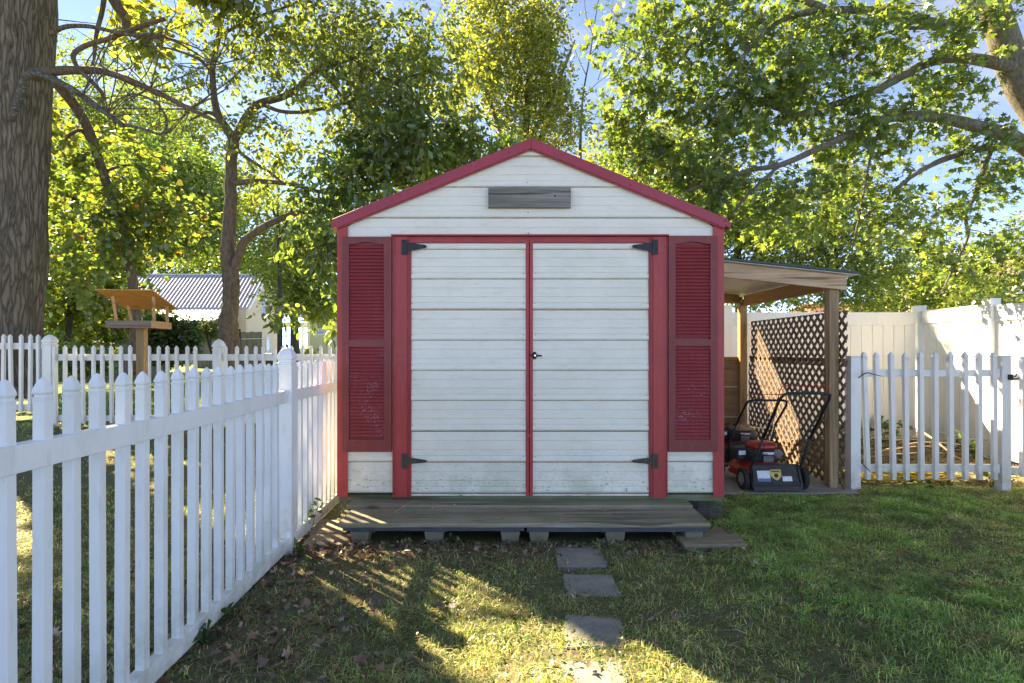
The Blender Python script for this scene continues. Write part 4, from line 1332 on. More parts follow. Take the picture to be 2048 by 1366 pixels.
window(h1, HY+.6, HY+1.7, .8, 2.7, HX1, 'x', 1)
# lower porch roof in front
pz0, pz1 = ze-.45, EYE+55*53.0/F
pr = MB(); px0, px1 = HX0-2.5, HX1-1.2
pr.add([(px0,HY-half-.1,pz0),(px1,HY-half-.1,pz0),(px1,53.0,pz1),(px0,53.0,pz1),(px0,HY-half-.1,pz0+.12),(px1,HY-half-.1,pz0+.12),(px1,53.0,pz1+.12),(px0,53.0,pz1+.12)],
       [(0,1,2,3),(7,6,5,4),(0,4,5,1),(1,5,6,2),(2,6,7,3),(3,7,4,0)])
prf = pr.build('porch_roof', MAT['roof_metal'], h1)
x = px0 + .1
while x < px1:
    MB().bar((x, HY-half-.1, pz0+.15), (x, 53.0, pz1+.15), .09, .07, up=(0,-.3,.95)).build('roof_rib', MAT['roof_rib'], prf)
    x += .41
MB().box(px0+.3, px1-.2, 53.6, HY-half-.005, -.4, pz1-.02).build('porch_wall', MAT['house_wall'], h1)
for k in range(10):
    z = .2 + k*.38
    MB().box(px1-.21, px1-.17, 53.65, HY-half-.02, z, z+.03).build('clapboard_edge', MAT['white_trim'], h1)

# yellow house
h2y = 45.0; q = h2y/F
h2 = thing('house', 'small pale yellow sided house with one dark window left of the shed', 'house', ((700-1024)*q, h2y, 0))
x0, x1 = (617-1024)*q, (800-1024)*q
z1 = EYE+58*q
MB().box(x0, x1, h2y, h2y+6, -.2, z1).build('wall', MAT['yellow_siding'], h2)
nrow = 17
for k in range(nrow):
    z = -.1 + k*(z1)/nrow
    zz = z + z1/nrow - .015
    MB().add([(x0-.01,h2y-.035,z),(x1,h2y-.035,z),(x1,h2y-.002,z),(x0-.01,h2y-.002,z),(x0-.01,h2y-.006,zz),(x1,h2y-.006,zz),(x1,h2y-.002,zz),(x0-.01,h2y-.002,zz)],
             [(0,3,2,1),(4,5,6,7),(0,1,5,4),(1,2,6,5),(2,3,7,6),(3,0,4,7)]).build('siding_board', MAT['yellow_siding'], h2)
MB().box(x0-.08, x0+.16, h2y-.06, h2y-.036, -.2, z1).build('corner_board', MAT['white_trim'], h2)
window(h2, (632-1024)*q, (657-1024)*q, EYE+28*q, EYE+52*q, h2y-.035)
rr_ = MB(); xm = (x0+x1)/2
rr_.prism([(x0-.5, z1-.1), (x1+.5, z1-.1), (xm, z1+2.6)], h2y-.4, h2y+6.4)
rr_.build('roof', MAT['brown_roof'], h2)
MB().box((636-1024)*q, (640-1024)*q, h2y-.08, h2y-.036, EYE-4*q, EYE+1*q).build('vent', MAT['glass'], h2)

# open porch between the houses
py_ = 50.0; q = py_/F
pc = thing('carport', 'open white carport with thin posts between the two houses', 'carport', ((582-1024)*q, py_, 0))
MB().box((555-1024)*q, (612-1024)*q, py_, py_+4.5, EYE+46*q, EYE+53*q).build('roof', MAT['white_trim'], pc)
for px in (571, 604.5):
    MB().box((px-1.5-1024)*q, (px+1.5-1024)*q, py_+.05, py_+.2, -.2, EYE+46*q-.002).build('post', MAT['white_trim'], pc)
for px in (571, 604.5):
    MB().box((px-1.5-1024)*q, (px+1.5-1024)*q, py_+4.2, py_+4.35, -.2, EYE+46*q-.002).build('post', MAT['white_trim'], pc)

# wooden board fences far behind
def board_fence(label, px0, px1, y, top, bw, mat, cat='board fence', wob=.03):
    q = y/F
    xa, xb = (px0-1024)*q, (px1-1024)*q
    t = thing('board_fence', label, cat, ((xa+xb)/2, y, 0))
    x = xa
    while x < xb:
        MB().box(x, x+bw-.012, y, y+.022, gz(x, y)-.05, EYE-(top-HORIZON)*q + random.uniform(-wob, wob)).build('board', mat, t)
        x += bw
    for z in (.45, 1.35):
        MB().box(xa, xb, y+.024, y+.07, z, z+.09).build('rail', mat, t)
    return t
board_fence('grey board fence behind the middle tree trunk', 392, 522, 40, 664, .30, MAT['grey_fence'])
board_fence('dark board fence behind the bird feeder post', 190, 282, 30, 655, .24, MAT['dark_void'])

# trash bins by the pale house
MAT['bin'] = M('dark_bin', (0.014, 0.016, 0.03), (0.025, 0.028, 0.045), rough=.5, scale=8)
for px, y, hgt, lab in ((541, 42, 1.05, 'dark wheeled bin beside the grey board fence'), (562, 43, .85, 'low dark bin under the carport roof edge')):
    x = (px-1024)*y/F
    b_ = thing('wheeled_bin', lab, 'bin', (x, y, 0), 'dark bins')
    m_ = MB(); loft(m_, [(rrect(.50,.55,.06), -.1), (rrect(.60,.66,.07), hgt-.1)])
    sub(m_, 'body', MAT['bin'], b_)
    m_ = MB(); loft(m_, [(rrect(.66,.72,.07), hgt-.099), (rrect(.66,.72,.07), hgt-.05), (rrect(.5,.55,.07), hgt)])
    sub(m_, 'lid', MAT['bin'], b_)
    m_ = MB()
    for sx in (-1, 1): m_.lathe((sx*.27, .25, .02), (sx,0,0), [(.11,0), (.11,.05)], 12)
    sub(m_, 'wheels', MAT['bin'], b_)

# clothes line and a leaning pole
lp = thing('leaning_pole', 'dark pole leaning in front of the grey board fence', 'pole', P(430, 716, 30))
a_, b_ = P(431, 724, 30), P(408, 664, 31)
MB().tube([a_, b_], .07, 8).build('pole', MAT['dark_void'], lp, smooth=True)
lp2 = thing('metal_pole', 'thin upright dark pole right of the middle tree trunk', 'pole', P(481, 724, 30))
MB().tube([P(481, 726, 30), P(479, 658, 30)], .06, 8).build('pole', MAT['dark_void'], lp2, smooth=True)
cl = thing('clothes_line', 'slack white line strung towards the carport', 'clothes line', P(560, 676, 33))
MB().tube([P(478, 678, 30), P(540, 677, 32), P(575, 672, 34), P(606, 660, 37)], .018, 5).tube([P(596, 664, 36), P(596, 682, 36)], .018, 5).build('line', MAT['white_trim'], cl)

# neighbours' roofs over the privacy fence
q = 26/F
h3 = thing('house', 'low house with a red brown shingle roof just above the cream fence', 'house', ((1740-1024)*q, 29, 0))
xa, xb = (1640-1024)*q, (1822-1024)*q
zt3, ze3 = EYE+(698-607)*29/F, EYE+(698-640)*26/F
MB().box(xa+.4, xb-.4, 26.4, 32, -.3, ze3+.02).build('wall', MAT['house_wall'], h3)
MB().add([(xa,26,ze3),(xb,26,ze3),(xb+.9,29.2,zt3),(xa+1,29.2,zt3),(xa,32.4,ze3),(xb,32.4,ze3)], [(0,1,2,3),(3,2,5,4),(1,5,2),(0,3,4),(0,4,5,1)]).build('roof', MAT['red_roof'], h3)
q = 22/F
h4 = thing('house', 'house gable with brown shingles and pale trim at the far right above the fence', 'house', ((2080-1024)*q, 24, 0))
xa = (2003-1024)*q
za = EYE+(698-612)*q
apx_, apz_ = xa+3.2, za+2.3
MB().prism([(xa+.4, -.3), (xa+6, -.3), (xa+6, za), (apx_, apz_-.15), (xa+.4, za)], 22.4, 30).build('wall', MAT['house_wall'], h4)
MB().prism([(xa, za-.1), (apx_, apz_-.02), (xa+6.4, za-.1), (xa+6.4, za+.1), (apx_, apz_+.2), (xa, za+.1)], 22, 30.4).build('roof', MAT['brown_roof'], h4)
MB().prism([(xa-.02, za-.16), (apx_, apz_-.08), (apx_, apz_+.14), (xa-.02, za+.06)], 21.94, 21.998).build('barge_board', MAT['white_trim'], h4)
# weathered outbuilding behind the big trunk
h5 = thing('outbuilding', 'dim grey outbuilding with a low roof behind the big trunk', 'outbuilding', P(150, 690, 22))
q = 22/F
MB().box((60-1024)*q, (215-1024)*q, 22, 26, -.2, EYE+62*q).build('wall', MAT['grey_fence'], h5)
MB().add([((50-1024)*q,21.6,EYE+60*q),((228-1024)*q,21.6,EYE+60*q),((220-1024)*q,24,EYE+92*q),((60-1024)*q,24,EYE+92*q),((50-1024)*q,26.4,EYE+60*q),((228-1024)*q,26.4,EYE+60*q)], [(0,1,2,3),(3,2,5,4),(1,5,2),(0,3,4),(0,4,5,1)]).build('roof', MAT['brown_roof'], h5)

# ------------------------------------------------------------------ foliage tools
MAT['bark_big'] = plate_bark('ridged_grey_bark', (0.075, 0.058, 0.044), (0.32, 0.26, 0.195), (0.17, 0.13, 0.095))
MAT['bark_mid'] = bark('brown_bark', (0.075, 0.055, 0.038), (0.17, 0.125, 0.085), 2.2, 2.5, strength=.6)
MAT['bark_maple'] = bark('maple_bark', (0.10, 0.082, 0.06), (0.23, 0.195, 0.15), 2.2, 3.5, moss=(0.11, 0.12, 0.07), strength=.7)
MAT['bark_lichen'] = bark('lichen_bark', (0.055, 0.05, 0.042), (0.11, 0.10, 0.085), 3, 1.5, moss=(0.24, 0.26, 0.24), strength=.6)
MAT['bark_dark'] = bark('dark_far_bark', (0.05, 0.042, 0.033), (0.10, 0.085, 0.065), 1.0, 4, strength=.5)
MAT['leaf'] = leaf_mat('leaf', .62, (1.85, 1.75, 0.8))
MAT['leaf_far'] = leaf_mat('far_leaf', .62, (1.85, 1.75, 0.8))
MAT['grass'] = leaf_mat('grass_blade', .42, (1.7, 1.6, 0.7))
MAT['dry'] = leaf_mat('dry_leaf', .25, (1.4, 1.2, 0.9))

SUNV = np.array([TO_SUN.x, TO_SUN.y, TO_SUN.z])
LIT = []
for s in np.arange(-.9, 2.75, .22): LIT.append((-1.13 + .733*s, 3.90 - .680*s, .02, .42))
for y in (1.9, 2.3, 2.75, 3.3, 3.9, 4.4, 4.9): LIT.append((nfx(y), y, 1.09, .10))
for x, y, z, r in ((5.86, 7.45, 1.6, .16), (5.84, 7.0, 1.2, .14), (5.84, 6.85, .6, .12), (5.75, 5.8, 1.3, .12), (3.14, 6.55, .75, .35), (3.14, 7.0, 1.35, .3), (3.14, 6.1, .3, .3),
                   (4.0, 5.75, .08, .28), (4.6, 5.85, .08, .25), (5.2, 5.9, .1, .25)):
    LIT.append((x, y, z, r))
LITA = np.array(LIT)
def shades_lit(c, rc):
    v_ = c[None, :] - LITA[:, :3]
    t = v_ @ SUNV
    d = np.linalg.norm(v_ - t[:, None]*SUNV[None, :], axis=1)
    return bool(np.any((t > .5) & (d < LITA[:, 3] + np.where(LITA[:, 3] > .4, rc, rc*.2))))

def leaf_template(kind):
    if kind == 'oval':
        v_ = [(0,0,0),(.30,.24,.06),(.72,.20,.05),(1,0,-.08),(.72,-.20,.05),(.30,-.24,.06)]
        t = [(0,1,2),(0,2,3),(0,3,4),(0,4,5)]
    elif kind == 'round':
        v_ = [(0,0,0),(.12,.36,.05),(.55,.42,.06),(1,0,-.08),(.55,-.42,.06),(.12,-.36,.05)]
        t = [(0,1,2),(0,2,3),(0,3,4),(0,4,5)]
    elif kind == 'quad':
        v_ = [(0,0,0),(.45,.27,.05),(1,0,-.05),(.45,-.27,.05)]
        t = [(0,1,2),(0,2,3)]
    else:   # maple
        v_ = [(.38,0,.0),(0,0,0)]
        for a, r in ((118,.50),(92,.24),(58,.66),(26,.26),(0,.66),(-26,.26),(-58,.66),(-92,.24),(-118,.50)):
            v_.append((.38+r*math.cos(R(a)), r*math.sin(R(a)), .09 if abs(a) in (58,118) else (-.07 if a == 0 else .03)))
        t = [(0,i,i+1) for i in range(1,10)] + [(0,10,1)]
    return np.array(v_, dtype=float), np.array(t, dtype=int)

def leaf_arrays(pos, size, kind, droop=.5, flat=.5, rng=RNG, along=None):
    """leaf geometry at the given points: random heading, drooping by droop, facing up by flat"""
    n = len(pos)
    tv, tt = leaf_template(kind)
    d = rng.normal(size=(n,3)); d[:,2] = d[:,2]*.5 - droop
    if along is not None: d = d*.6 + along
    d /= np.linalg.norm(d, axis=1)[:,None]
    up = rng.normal(size=(n,3))*(1-flat); up[:,2] += flat
    s = np.cross(d, up); s /= np.linalg.norm(s, axis=1)[:,None]+1e-9
    nr = np.cross(s, d)
    L_ = size[:,None,None]
    P_ = pos[:,None,:] + (tv[None,:,0:1]*d[:,None,:] + tv[None,:,1:2]*s[:,None,:] + tv[None,:,2:3]*nr[:,None,:])*L_
    k = len(tv)
    T_ = (tt[None,:,:] + (np.arange(n)*k)[:,None,None])
    return P_.reshape(-1,3), T_.reshape(-1,3), k

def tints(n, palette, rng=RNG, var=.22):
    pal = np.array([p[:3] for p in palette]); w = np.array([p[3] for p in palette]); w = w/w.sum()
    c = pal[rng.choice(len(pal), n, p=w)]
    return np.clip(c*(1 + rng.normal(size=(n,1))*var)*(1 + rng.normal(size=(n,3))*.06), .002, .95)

def smooth_path(pts, rad, sub_=4, jit=0.0):
    pts = [np.array(p, dtype=float) for p in pts]
    n = len(pts); out, ro = [], []
    for i in range(n-1):
        p0, p1, p2, p3 = pts[max(i-1,0)], pts[i], pts[i+1], pts[min(i+2,n-1)]
        for k in range(sub_):
            t = k/sub_
            q = .5*((2*p1)+(-p0+p2)*t+(2*p0-5*p1+4*p2-p3)*t*t+(-p0+3*p1-3*p2+p3)*t**3)
            out.append(q + (RNG.normal(size=3)*jit if i+k > 0 else 0)); ro.append(rad[i]+(rad[i+1]-rad[i])*t)
    out.append(pts[-1]); ro.append(rad[-1])
    return out, ro

GREEN = [(.100,.150,.042,4),(.125,.17,.045,3),(.075,.12,.038,3),(.16,.19,.05,1)]
YELLOW = [(.185,.215,.050,4),(.150,.190,.050,3),(.22,.205,.055,2),(.10,.145,.04,1.5)]
BRIGHT = [(.150,.200,.050,4),(.115,.165,.045,3),(.19,.215,.055,2)]
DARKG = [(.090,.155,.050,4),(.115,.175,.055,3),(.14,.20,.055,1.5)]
MAPLE = [(.120,.180,.050,4),(.095,.155,.046,3),(.16,.205,.056,2),(.075,.125,.040,1.5)]
AUTUMN = [(.120,.170,.045,5),(.095,.145,.042,4),(.20,.19,.045,1),(.26,.12,.04,.12)]

class Tree:
    def __init__(s, name, label, base, mat, leaf='oval', leafmat='leaf', group='trees around the garden'):
        s.root = thing(name, label, 'tree', tuple(base), group)
        s.mat, s.leaf, s.lm = MAT[mat], leaf, MAT[leafmat]
        s.nodes = []
        s.twigs = MB()
        s.V, s.T, s.C, s.nv = [], [], [], 0
    def limb(s, pts, rad, name='limb', n=9, sub_=4, jit=.0, mat=None, ridges=0.0, deep=0.0):
        p, r = smooth_path(pts, rad, sub_, jit)
        mb = MB().tube([tuple(q) for q in p], r, n)
        if ridges:
            nr = len(p)
            for i in range(nr):
                c = p[i]
                for k in range(n):
                    x, y, z = mb.v[i*n+k]
                    a = 2*math.pi*k/n
                    f = 1 + ridges*(math.sin(a*9 + .8*math.sin(z*1.3)) * .4 + math.sin(a*17 + 2 + 1.1*math.sin(z*2.1))*.35 + math.sin(a*5 + z*.7)*.5)
                    mb.v[i*n+k] = tuple(c + (np.array((x,y,z))-c)*f)
        if deep:
            from mathutils import noise as mn
            for i in range(len(p)):
                c = p[i]
                for k in range(n):
                    v_ = np.array(mb.v[i*n+k]); u = v_ - c; rr_ = np.linalg.norm(u)
                    q = Vector((v_[0]*9, v_[1]*9, v_[2]*1.5 + .3*math.sin(v_[2]*2)))
                    f = -abs(mn.noise(q))*1.0 - .6*abs(mn.noise(q*2.1)) + 1.2*mn.noise(Vector((v_[0]*1.3, v_[1]*1.3, v_[2]*.9)))*.8
                    mb.v[i*n+k] = tuple(v_ + u/rr_*deep*f)
        o = mb.build(name, mat or s.mat, s.root, smooth=True)
        s.nodes += [(q, rr) for q, rr in zip(p, r)]
        return o
    def grow(s, blobs, size=.11, leaves=26, cr=.30, palette=GREEN, droop=.5, flat=.5, twig=True, reject=True, keep=.0, twiglets=4, wr=.006, tw_leaf=True, rng=RNG, dens=1.5):
        """blobs: (centre, radii, count) of leaf sprays; each spray hangs on a twig from the nearest wood"""
        cs = []
        for c, r, n in blobs:
            n = int(n*dens)
            c = np.array(c); r = np.array(r)
            u = rng.normal(size=(n,3)); u /= np.linalg.norm(u,axis=1)[:,None]
            u *= (rng.random((n,1))**(1/2.2))
            for p in c + u*r:
                if p[2] < gz(p[0], p[1]) + .15: continue
                if reject and shades_lit(p, cr*(.75 if cr < .5 else 1.3)) and rng.random() > keep: continue
                cs.append(p)
        if not cs: return
        cs = np.array(cs)
        N0 = np.array([q for q, _ in s.nodes]) if s.nodes else np.array([list(s.root.location)])
        R0 = [r for _, r in s.nodes] if s.nodes else [.05]
        dist = np.min(np.linalg.norm(cs[:,None,:]-N0[None,::3,:],axis=2),axis=1)
        order = np.argsort(dist)
        cap = len(N0) + len(cs)*3
        A = np.zeros((cap,3)); A[:len(N0)] = N0; na = len(N0)
        RA = np.zeros(cap); RA[:na] = R0
        for ci in order:
            c = cs[ci]
            dd = np.linalg.norm(A[:na]-c, axis=1)
            j = int(np.argmin(dd + (A[:na,2] > c[2]+.6)*.25))
            p = A[j]; d_ = c-p; ln = np.linalg.norm(d_)
            if twig and ln > .05:
                r0 = min(RA[j]*.75, wr + ln*.006)
                mid1 = p + d_*.35 + rng.normal(size=3)*ln*.06 + np.array((0,0,ln*.07))
                mid2 = p + d_*.70 + rng.normal(size=3)*ln*.06 + np.array((0,0,ln*.05))
                s.twigs.tube([tuple(p), tuple(mid1), tuple(mid2), tuple(c)], [r0, r0*.85, r0*.65, r0*.4], 4 if ln < 1 else 5, cap=False)
                for q, f in ((mid1,.85),(mid2,.65),(c,.4)):
                    A[na] = q; RA[na] = max(r0*f, .002); na += 1
            base = d_/(ln+1e-6)
            nl = max(4, int(leaves*rng.uniform(.5,1.4)))
            dirs = rng.normal(size=(twiglets,3)) + base*.7; dirs[:,2] -= droop*.7
            dirs /= np.linalg.norm(dirs,axis=1)[:,None]
            k = rng.integers(0, twiglets, nl); t = rng.random(nl)**.7
            lens = cr*rng.uniform(.7,1.35,twiglets)
            pos = c + dirs[k]*(t*lens[k])[:,None] + rng.normal(size=(nl,3))*cr*.13
            if twig and tw_leaf:
                for q in range(twiglets):
                    e = c + dirs[q]*lens[q]
                    s.twigs.tube([tuple(c), tuple((c+e)/2 + rng.normal(size=3)*.01), tuple(e)], [wr*.4, wr*.3, wr*.15], 3, cap=False)
            sz = size*rng.uniform(.6,1.25,nl)
            v_, t_, kk = leaf_arrays(pos, sz, s.leaf, droop, flat, rng, along=dirs[k]*.5)
            s.V.append(v_); s.T.append(t_+s.nv); s.nv += len(v_)
            shade = 1 + rng.normal()*.12
            s.C.append(np.repeat(tints(nl, palette, rng)*shade, kk, axis=0))
    def finish(s):
        o0 = np.array(s.root.location)
        if s.twigs.v:
            s.twigs.build('twigs', s.mat, s.root, smooth=True, kind='stuff')
        if s.V:
            V = np.concatenate(s.V)-o0; T = np.concatenate(s.T); C = np.concatenate(s.C)
            o = link('crown', np_mesh('crown', V, T, s.lm, C), s.root)
            o['kind'] = 'stuff'
        return len(s.T) and sum(len(t) for t in s.T)

def blob(px, py, y, rx, ry, dy, n):
    """an ellipsoid of sprays standing at distance y: photograph position and half sizes in pixels, half depth in metres"""
    return (P(px, py, y), (rx*y/F, dy, ry*y/F), n)

# ---- the massive trunk on the left
t1 = Tree('large_tree', 'massive grey ridged tree trunk standing behind the back picket fence at the left edge', P(18, 735, 8.75), 'bark_big', 'round')
pts = [P(10,790,8.75), P(16,700,8.75), P(24,560,8.75), P(30,400,8.75), P(36,200,8.75), P(42,40,8.75), P(50,-250,8.8), P(60,-600,8.9), P(85,-900,9.0)]
t1.limb(pts, [.56,.465,.435,.430,.430,.465,.40,.31,.2], 'trunk', n=144, sub_=14, deep=.040)
t1.limb([P(60,150,8.6), P(110,142,8.5), P(160,140,8.4), P(215,145,8.3), P(300,178,8.15), P(380,218,8.05), P(445,248,8.0)], [.11,.070,.062,.052,.042,.032,.018], mat=MAT['bark_mid'])
t1.limb([P(22,240,8.28), P(30,218,8.22), P(48,165,8.15), P(62,147,8.1), P(90,152,8.1), P(125,168,8.1), P(165,192,8.1), P(215,228,8.1), P(248,252,8.1)], [.05,.052,.055,.055,.05,.047,.044,.040,.036], mat=MAT['bark_lichen'])
t1.limb([P(246,250,8.1), P(275,254,8.1), P(300,262,8.1), P(322,268,8.1), P(333,250,8.1), P(328,226,8.1), P(305,200,8.1), P(265,188,8.1), P(235,200,8.1), P(195,222,8.1)], [.026,.022,.02,.02,.018,.017,.015,.015,.012,.006], n=7, mat=MAT['bark_lichen'])
t1.limb([P(330,38,8.2), P(290,50,8.2), P(258,62,8.2), P(215,78,8.2), P(170,92,8.2), P(147,110,8.2), P(155,135,8.2), P(180,160,8.2), P(205,188,8.2), P(203,205,8.2)], [.028,.03,.032,.034,.036,.034,.033,.032,.03,.026], n=8, mat=MAT['bark_mid'])
t1.limb([P(212,-30,9.6), P(205,20,9.6), P(195,60,9.6), P(190,95,9.6), P(188,120,9.6), P(178,142,9.6)], [.045,.04,.036,.03,.022,.012], n=7)
t1.limb([P(205,-60,9.6), P(228,0,9.6), P(250,35,9.6), P(255,62,9.5), P(300,75,9.5), P(350,72,9.4)], [.10,.09,.075,.04,.03,.012], n=9, mat=MAT['bark_mid'])
t1.limb([P(100,68,8.4), P(130,54,8.3), P(180,53,8.2), P(260,70,8.1), P(330,72,8.1), P(430,130,8.0)], [.04,.034,.03,.024,.018,.006], n=7)
for k in range(46):
    a_ = random.choice([P(210,145,8.3), P(300,178,8.15), P(380,218,8.05), P(165,192,8.1), P(215,228,8.1), P(255,62,8.3), P(330,72,8.1), P(190,100,8.3), P(430,130,8.0)])
    q_ = P(random.uniform(110,520), random.uniform(-20,330), random.uniform(7.6,8.8))
    m_ = (a_+q_)/2 + Vector((random.uniform(-.25,.25), random.uniform(-.2,.2), random.uniform(-.25,.3)))
    m2_ = m_*.4 + q_*.6 + Vector((random.uniform(-.12,.12), 0, random.uniform(-.12,.12)))
    r_ = random.uniform(.007,.014)
    t1.limb([a_, m_, m2_, q_], [r_, r_*.8, r_*.6, r_*.25], 'branch', n=5, sub_=3)
t1.limb([P(60,20,8.2), P(100,36,8.1), P(140,42,8.0), P(200,48,8.0)], [.012,.01,.008,.004], n=5)
for (ax, ay, az), (bx_, by_, bz_) in (((-7.6,8.8,7.6),(-4.2,7.4,9.4)), ((-7.7,8.8,8.2),(-10.2,6.8,10.6)), ((-7.6,8.9,9),(-6.4,5.6,11)), ((-7.6,8.9,9.6),(-5.2,10.4,12)), ((-7.5,9,10),(-8.6,11,12.6))):
    t1.limb([(ax,ay,az), ((ax*.6+bx_*.4),(ay*.6+by_*.4),(az*.6+bz_*.4)+.4), (bx_,by_,bz_)], [.17,.11,.04])
t1.grow([blob(170,40,9.9,100,70,.6,44), blob(210,120,9.9,80,60,.6,26), blob(130,230,9.8,40,60,.5,12), blob(290,60,10,80,60,.6,22), blob(200,40,10.8,120,70,.6,50)], .14, 15, .30, YELLOW, .4, .4)
t1.grow([((-7.2,8.2,10.2),(4.2,3.6,2.6),300), ((-4.6,7.4,8.9),(2.2,2.0,1.1),60), ((-10,7,9.5),(2.5,2.5,1.5),70), ((-6.2,5.8,10.6),(2.4,2.2,1.6),110), ((-10.3,9.5,8.8),(2.9,1.6,1.6),210), ((-10.6,7.6,8.9),(2.3,1.9,1.6),110)], .16, 46, .62, YELLOW, .4, .5, tw_leaf=False, dens=.8)  # unseen upper crown, widened with added blobs to shade the lawns
t1.grow([((-4.35,7.6,6.7),(.9,.45,.4),60), ((-3.9,7.2,6.9),(.7,.4,.4),30)], .13, 40, .30, YELLOW, .4, .5)  # leaf clumps added above the view to shade the lower right lawn
t1.finish()

# ---- thin leaning tree beside it
t2 = Tree('slender_tree', 'slender dark trunk leaning left behind the bird feeder', P(272, 735, 10.2), 'bark_mid', 'round')
t2.limb([P(274,750,10.2), P(270,650,10.2), P(266,570,10.2), P(250,470,10.1), P(232,420,10.0), P(214,370,9.9), P(196,315,9.8), P(178,262,9.7), P(152,215,9.6), P(112,166,9.5), P(60,110,9.4)], [.11,.10,.085,.08,.078,.078,.078,.08,.082,.085,.085], 'trunk', n=10)
t2.limb([P(190,300,9.75), P(165,262,9.7), P(140,270,9.6), P(124,290,9.6)], [.04,.035,.028,.012], n=7)
t2.limb([P(226,400,10), P(270,430,10), P(320,450,9.9), P(380,455,9.8)], [.035,.028,.02,.008], n=7)
t2.limb([P(205,345,9.9), P(260,330,9.8), P(320,350,9.8)], [.03,.02,.008], n=7)
t2.grow([blob(165,300,9.9,90,80,.9,34), blob(200,420,10.2,110,70,1,34), blob(330,445,10,110,60,1,40), blob(270,340,10,80,60,.8,16), blob(160,540,10.5,90,70,.8,34), blob(250,480,10,80,60,.8,24)], .112, 22, .32, AUTUMN, .5, .45, dens=1.2)
t2.finish()

# ---- leafy understory left, behind
for (lab, base, stems, bl, pal, sz) in (
    ('bright leafy young tree just right of the massive trunk', (128, 728, 13),
     [[(128,735),(140,620),(135,500),(150,380),(140,280)]], [blob(150,430,13,90,130,1.4,70), blob(120,600,13,60,80,1.2,44), blob(190,560,13,70,80,1.2,46)], BRIGHT, .135),
    ('low leafy tree shading the dim outbuilding', (210, 722, 15),
     [[(210,735),(205,640),(180,560)]], [blob(190,640,15,110,70,1.4,70), blob(110,660,15,50,60,1,24), blob(240,590,15,40,60,1,12)], GREEN, .14)):
    t = Tree('leafy_tree', lab, P(*base), 'bark_dark', 'round')
    for st in stems: t.limb([P(a, b_, base[2]) for a, b_ in st], [.09]+[.06]*(len(st)-2)+[.03], 'trunk', n=7)
    t.grow(bl, sz, 26, .40, pal, .3, .6, wr=.008)
    t.finish()

# ---- the forked tree left of the shed
t3 = Tree('forked_tree', 'knobbly brown forked tree between the back fence and the pale house', P(462, 735, 9.0), 'bark_mid', 'oval')
y = 9.0
t3.limb([P(463,770,y), P(462,700,y), P(456,650,y), P(461,610,y), P(462,560,y), P(456,510,y), P(458,450,y), P(462,380,y), P(463,320,y), P(468,278,y)], [.155,.145,.150,.122,.130,.112,.100,.092,.088,.085], 'trunk', n=18, sub_=6, jit=.006, ridges=.03)
t3.limb([P(466,548,y), P(476,515,8.95), P(490,482,8.9), P(525,455,8.8), P(575,432,8.7), P(620,422,8.6), P(690,428,8.5)], [.085,.07,.065,.055,.05,.045,.02])
t3.limb([P(467,282,y), P(452,255,y), P(437,232,y), P(428,190,y), P(426,130,y), P(440,60,y), P(450,-40,y), P(440,-150,y)], [.07,.066,.062,.05,.045,.04,.034,.02])
t3.limb([P(436,235,y), P(415,225,y), P(380,240,y)], [.035,.028,.012], n=7)
t3.limb([P(468,282,y), P(482,255,8.95), P(500,225,8.9), P(522,206,8.85), P(570,192,8.7), P(610,165,8.6), P(645,132,8.5), P(700,118,8.4), P(780,70,8.2)], [.075,.07,.068,.06,.05,.045,.04,.03,.012])
t3.limb([P(524,208,8.85), P(560,222,8.75), P(605,224,8.65), P(660,214,8.5), P(720,196,8.4), P(800,160,8.2), P(860,140,8.0)], [.035,.03,.028,.025,.022,.016,.006], n=7)
t3.limb([P(700,118,8.4), P(760,150,8.3), P(820,190,8.2), P(880,260,8.0)], [.028,.024,.018,.008], n=7)
t3.limb([P(465,368,y), P(500,362,8.9), P(545,364,8.8), P(590,370,8.7), P(650,385,8.5), P(740,380,8.3), P(850,360,8.1)], [.05,.045,.04,.034,.03,.022,.008])
t3.limb([P(468,296,y), P(500,320,8.9), P(540,345,8.8), P(570,370,8.7)], [.03,.028,.024,.01], n=7)
t3.limb([P(640,132,8.5), P(690,200,8.4), P(740,260,8.3), P(800,310,8.2)], [.022,.02,.016,.006], n=6)
t3.limb([P(426,150,y), P(400,120,y), P(350,100,y), P(300,90,y)], [.03,.025,.018,.006], n=6)
t3.limb([P(440,70,y), P(500,40,8.9), P(580,10,8.8), P(660,-30,8.7)], [.03,.026,.02,.008], n=6)
t3.grow([blob(330,110,9,90,90,1.0,34), blob(440,80,9,90,80,1.1,40), blob(540,60,8.9,110,80,1.2,70), blob(660,60,8.7,110,80,1.2,90), blob(650,180,8.6,110,70,1.1,56),
         blob(760,110,8.4,120,110,1.3,110), blob(860,130,8.3,110,120,1.3,90), blob(760,250,8.3,130,80,1.0,80), blob(560,310,8.9,80,80,.9,32), blob(530,250,8.9,70,50,.7,14)],
        .090, 24, .27, BRIGHT, .7, .35, dens=1.1)
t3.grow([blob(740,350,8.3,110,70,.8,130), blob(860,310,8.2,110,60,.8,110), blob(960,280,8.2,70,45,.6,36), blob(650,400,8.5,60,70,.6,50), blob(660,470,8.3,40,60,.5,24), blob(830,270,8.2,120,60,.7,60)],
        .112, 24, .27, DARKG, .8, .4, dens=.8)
t3.grow([blob(655,520,8.2,26,80,.4,18), blob(556,620,7.9,28,26,.25,6), blob(600,490,8.4,50,45,.5,12), blob(664,640,8.2,12,50,.2,3)], .135, 14, .24, GREEN, .8, .4)
t3.finish()

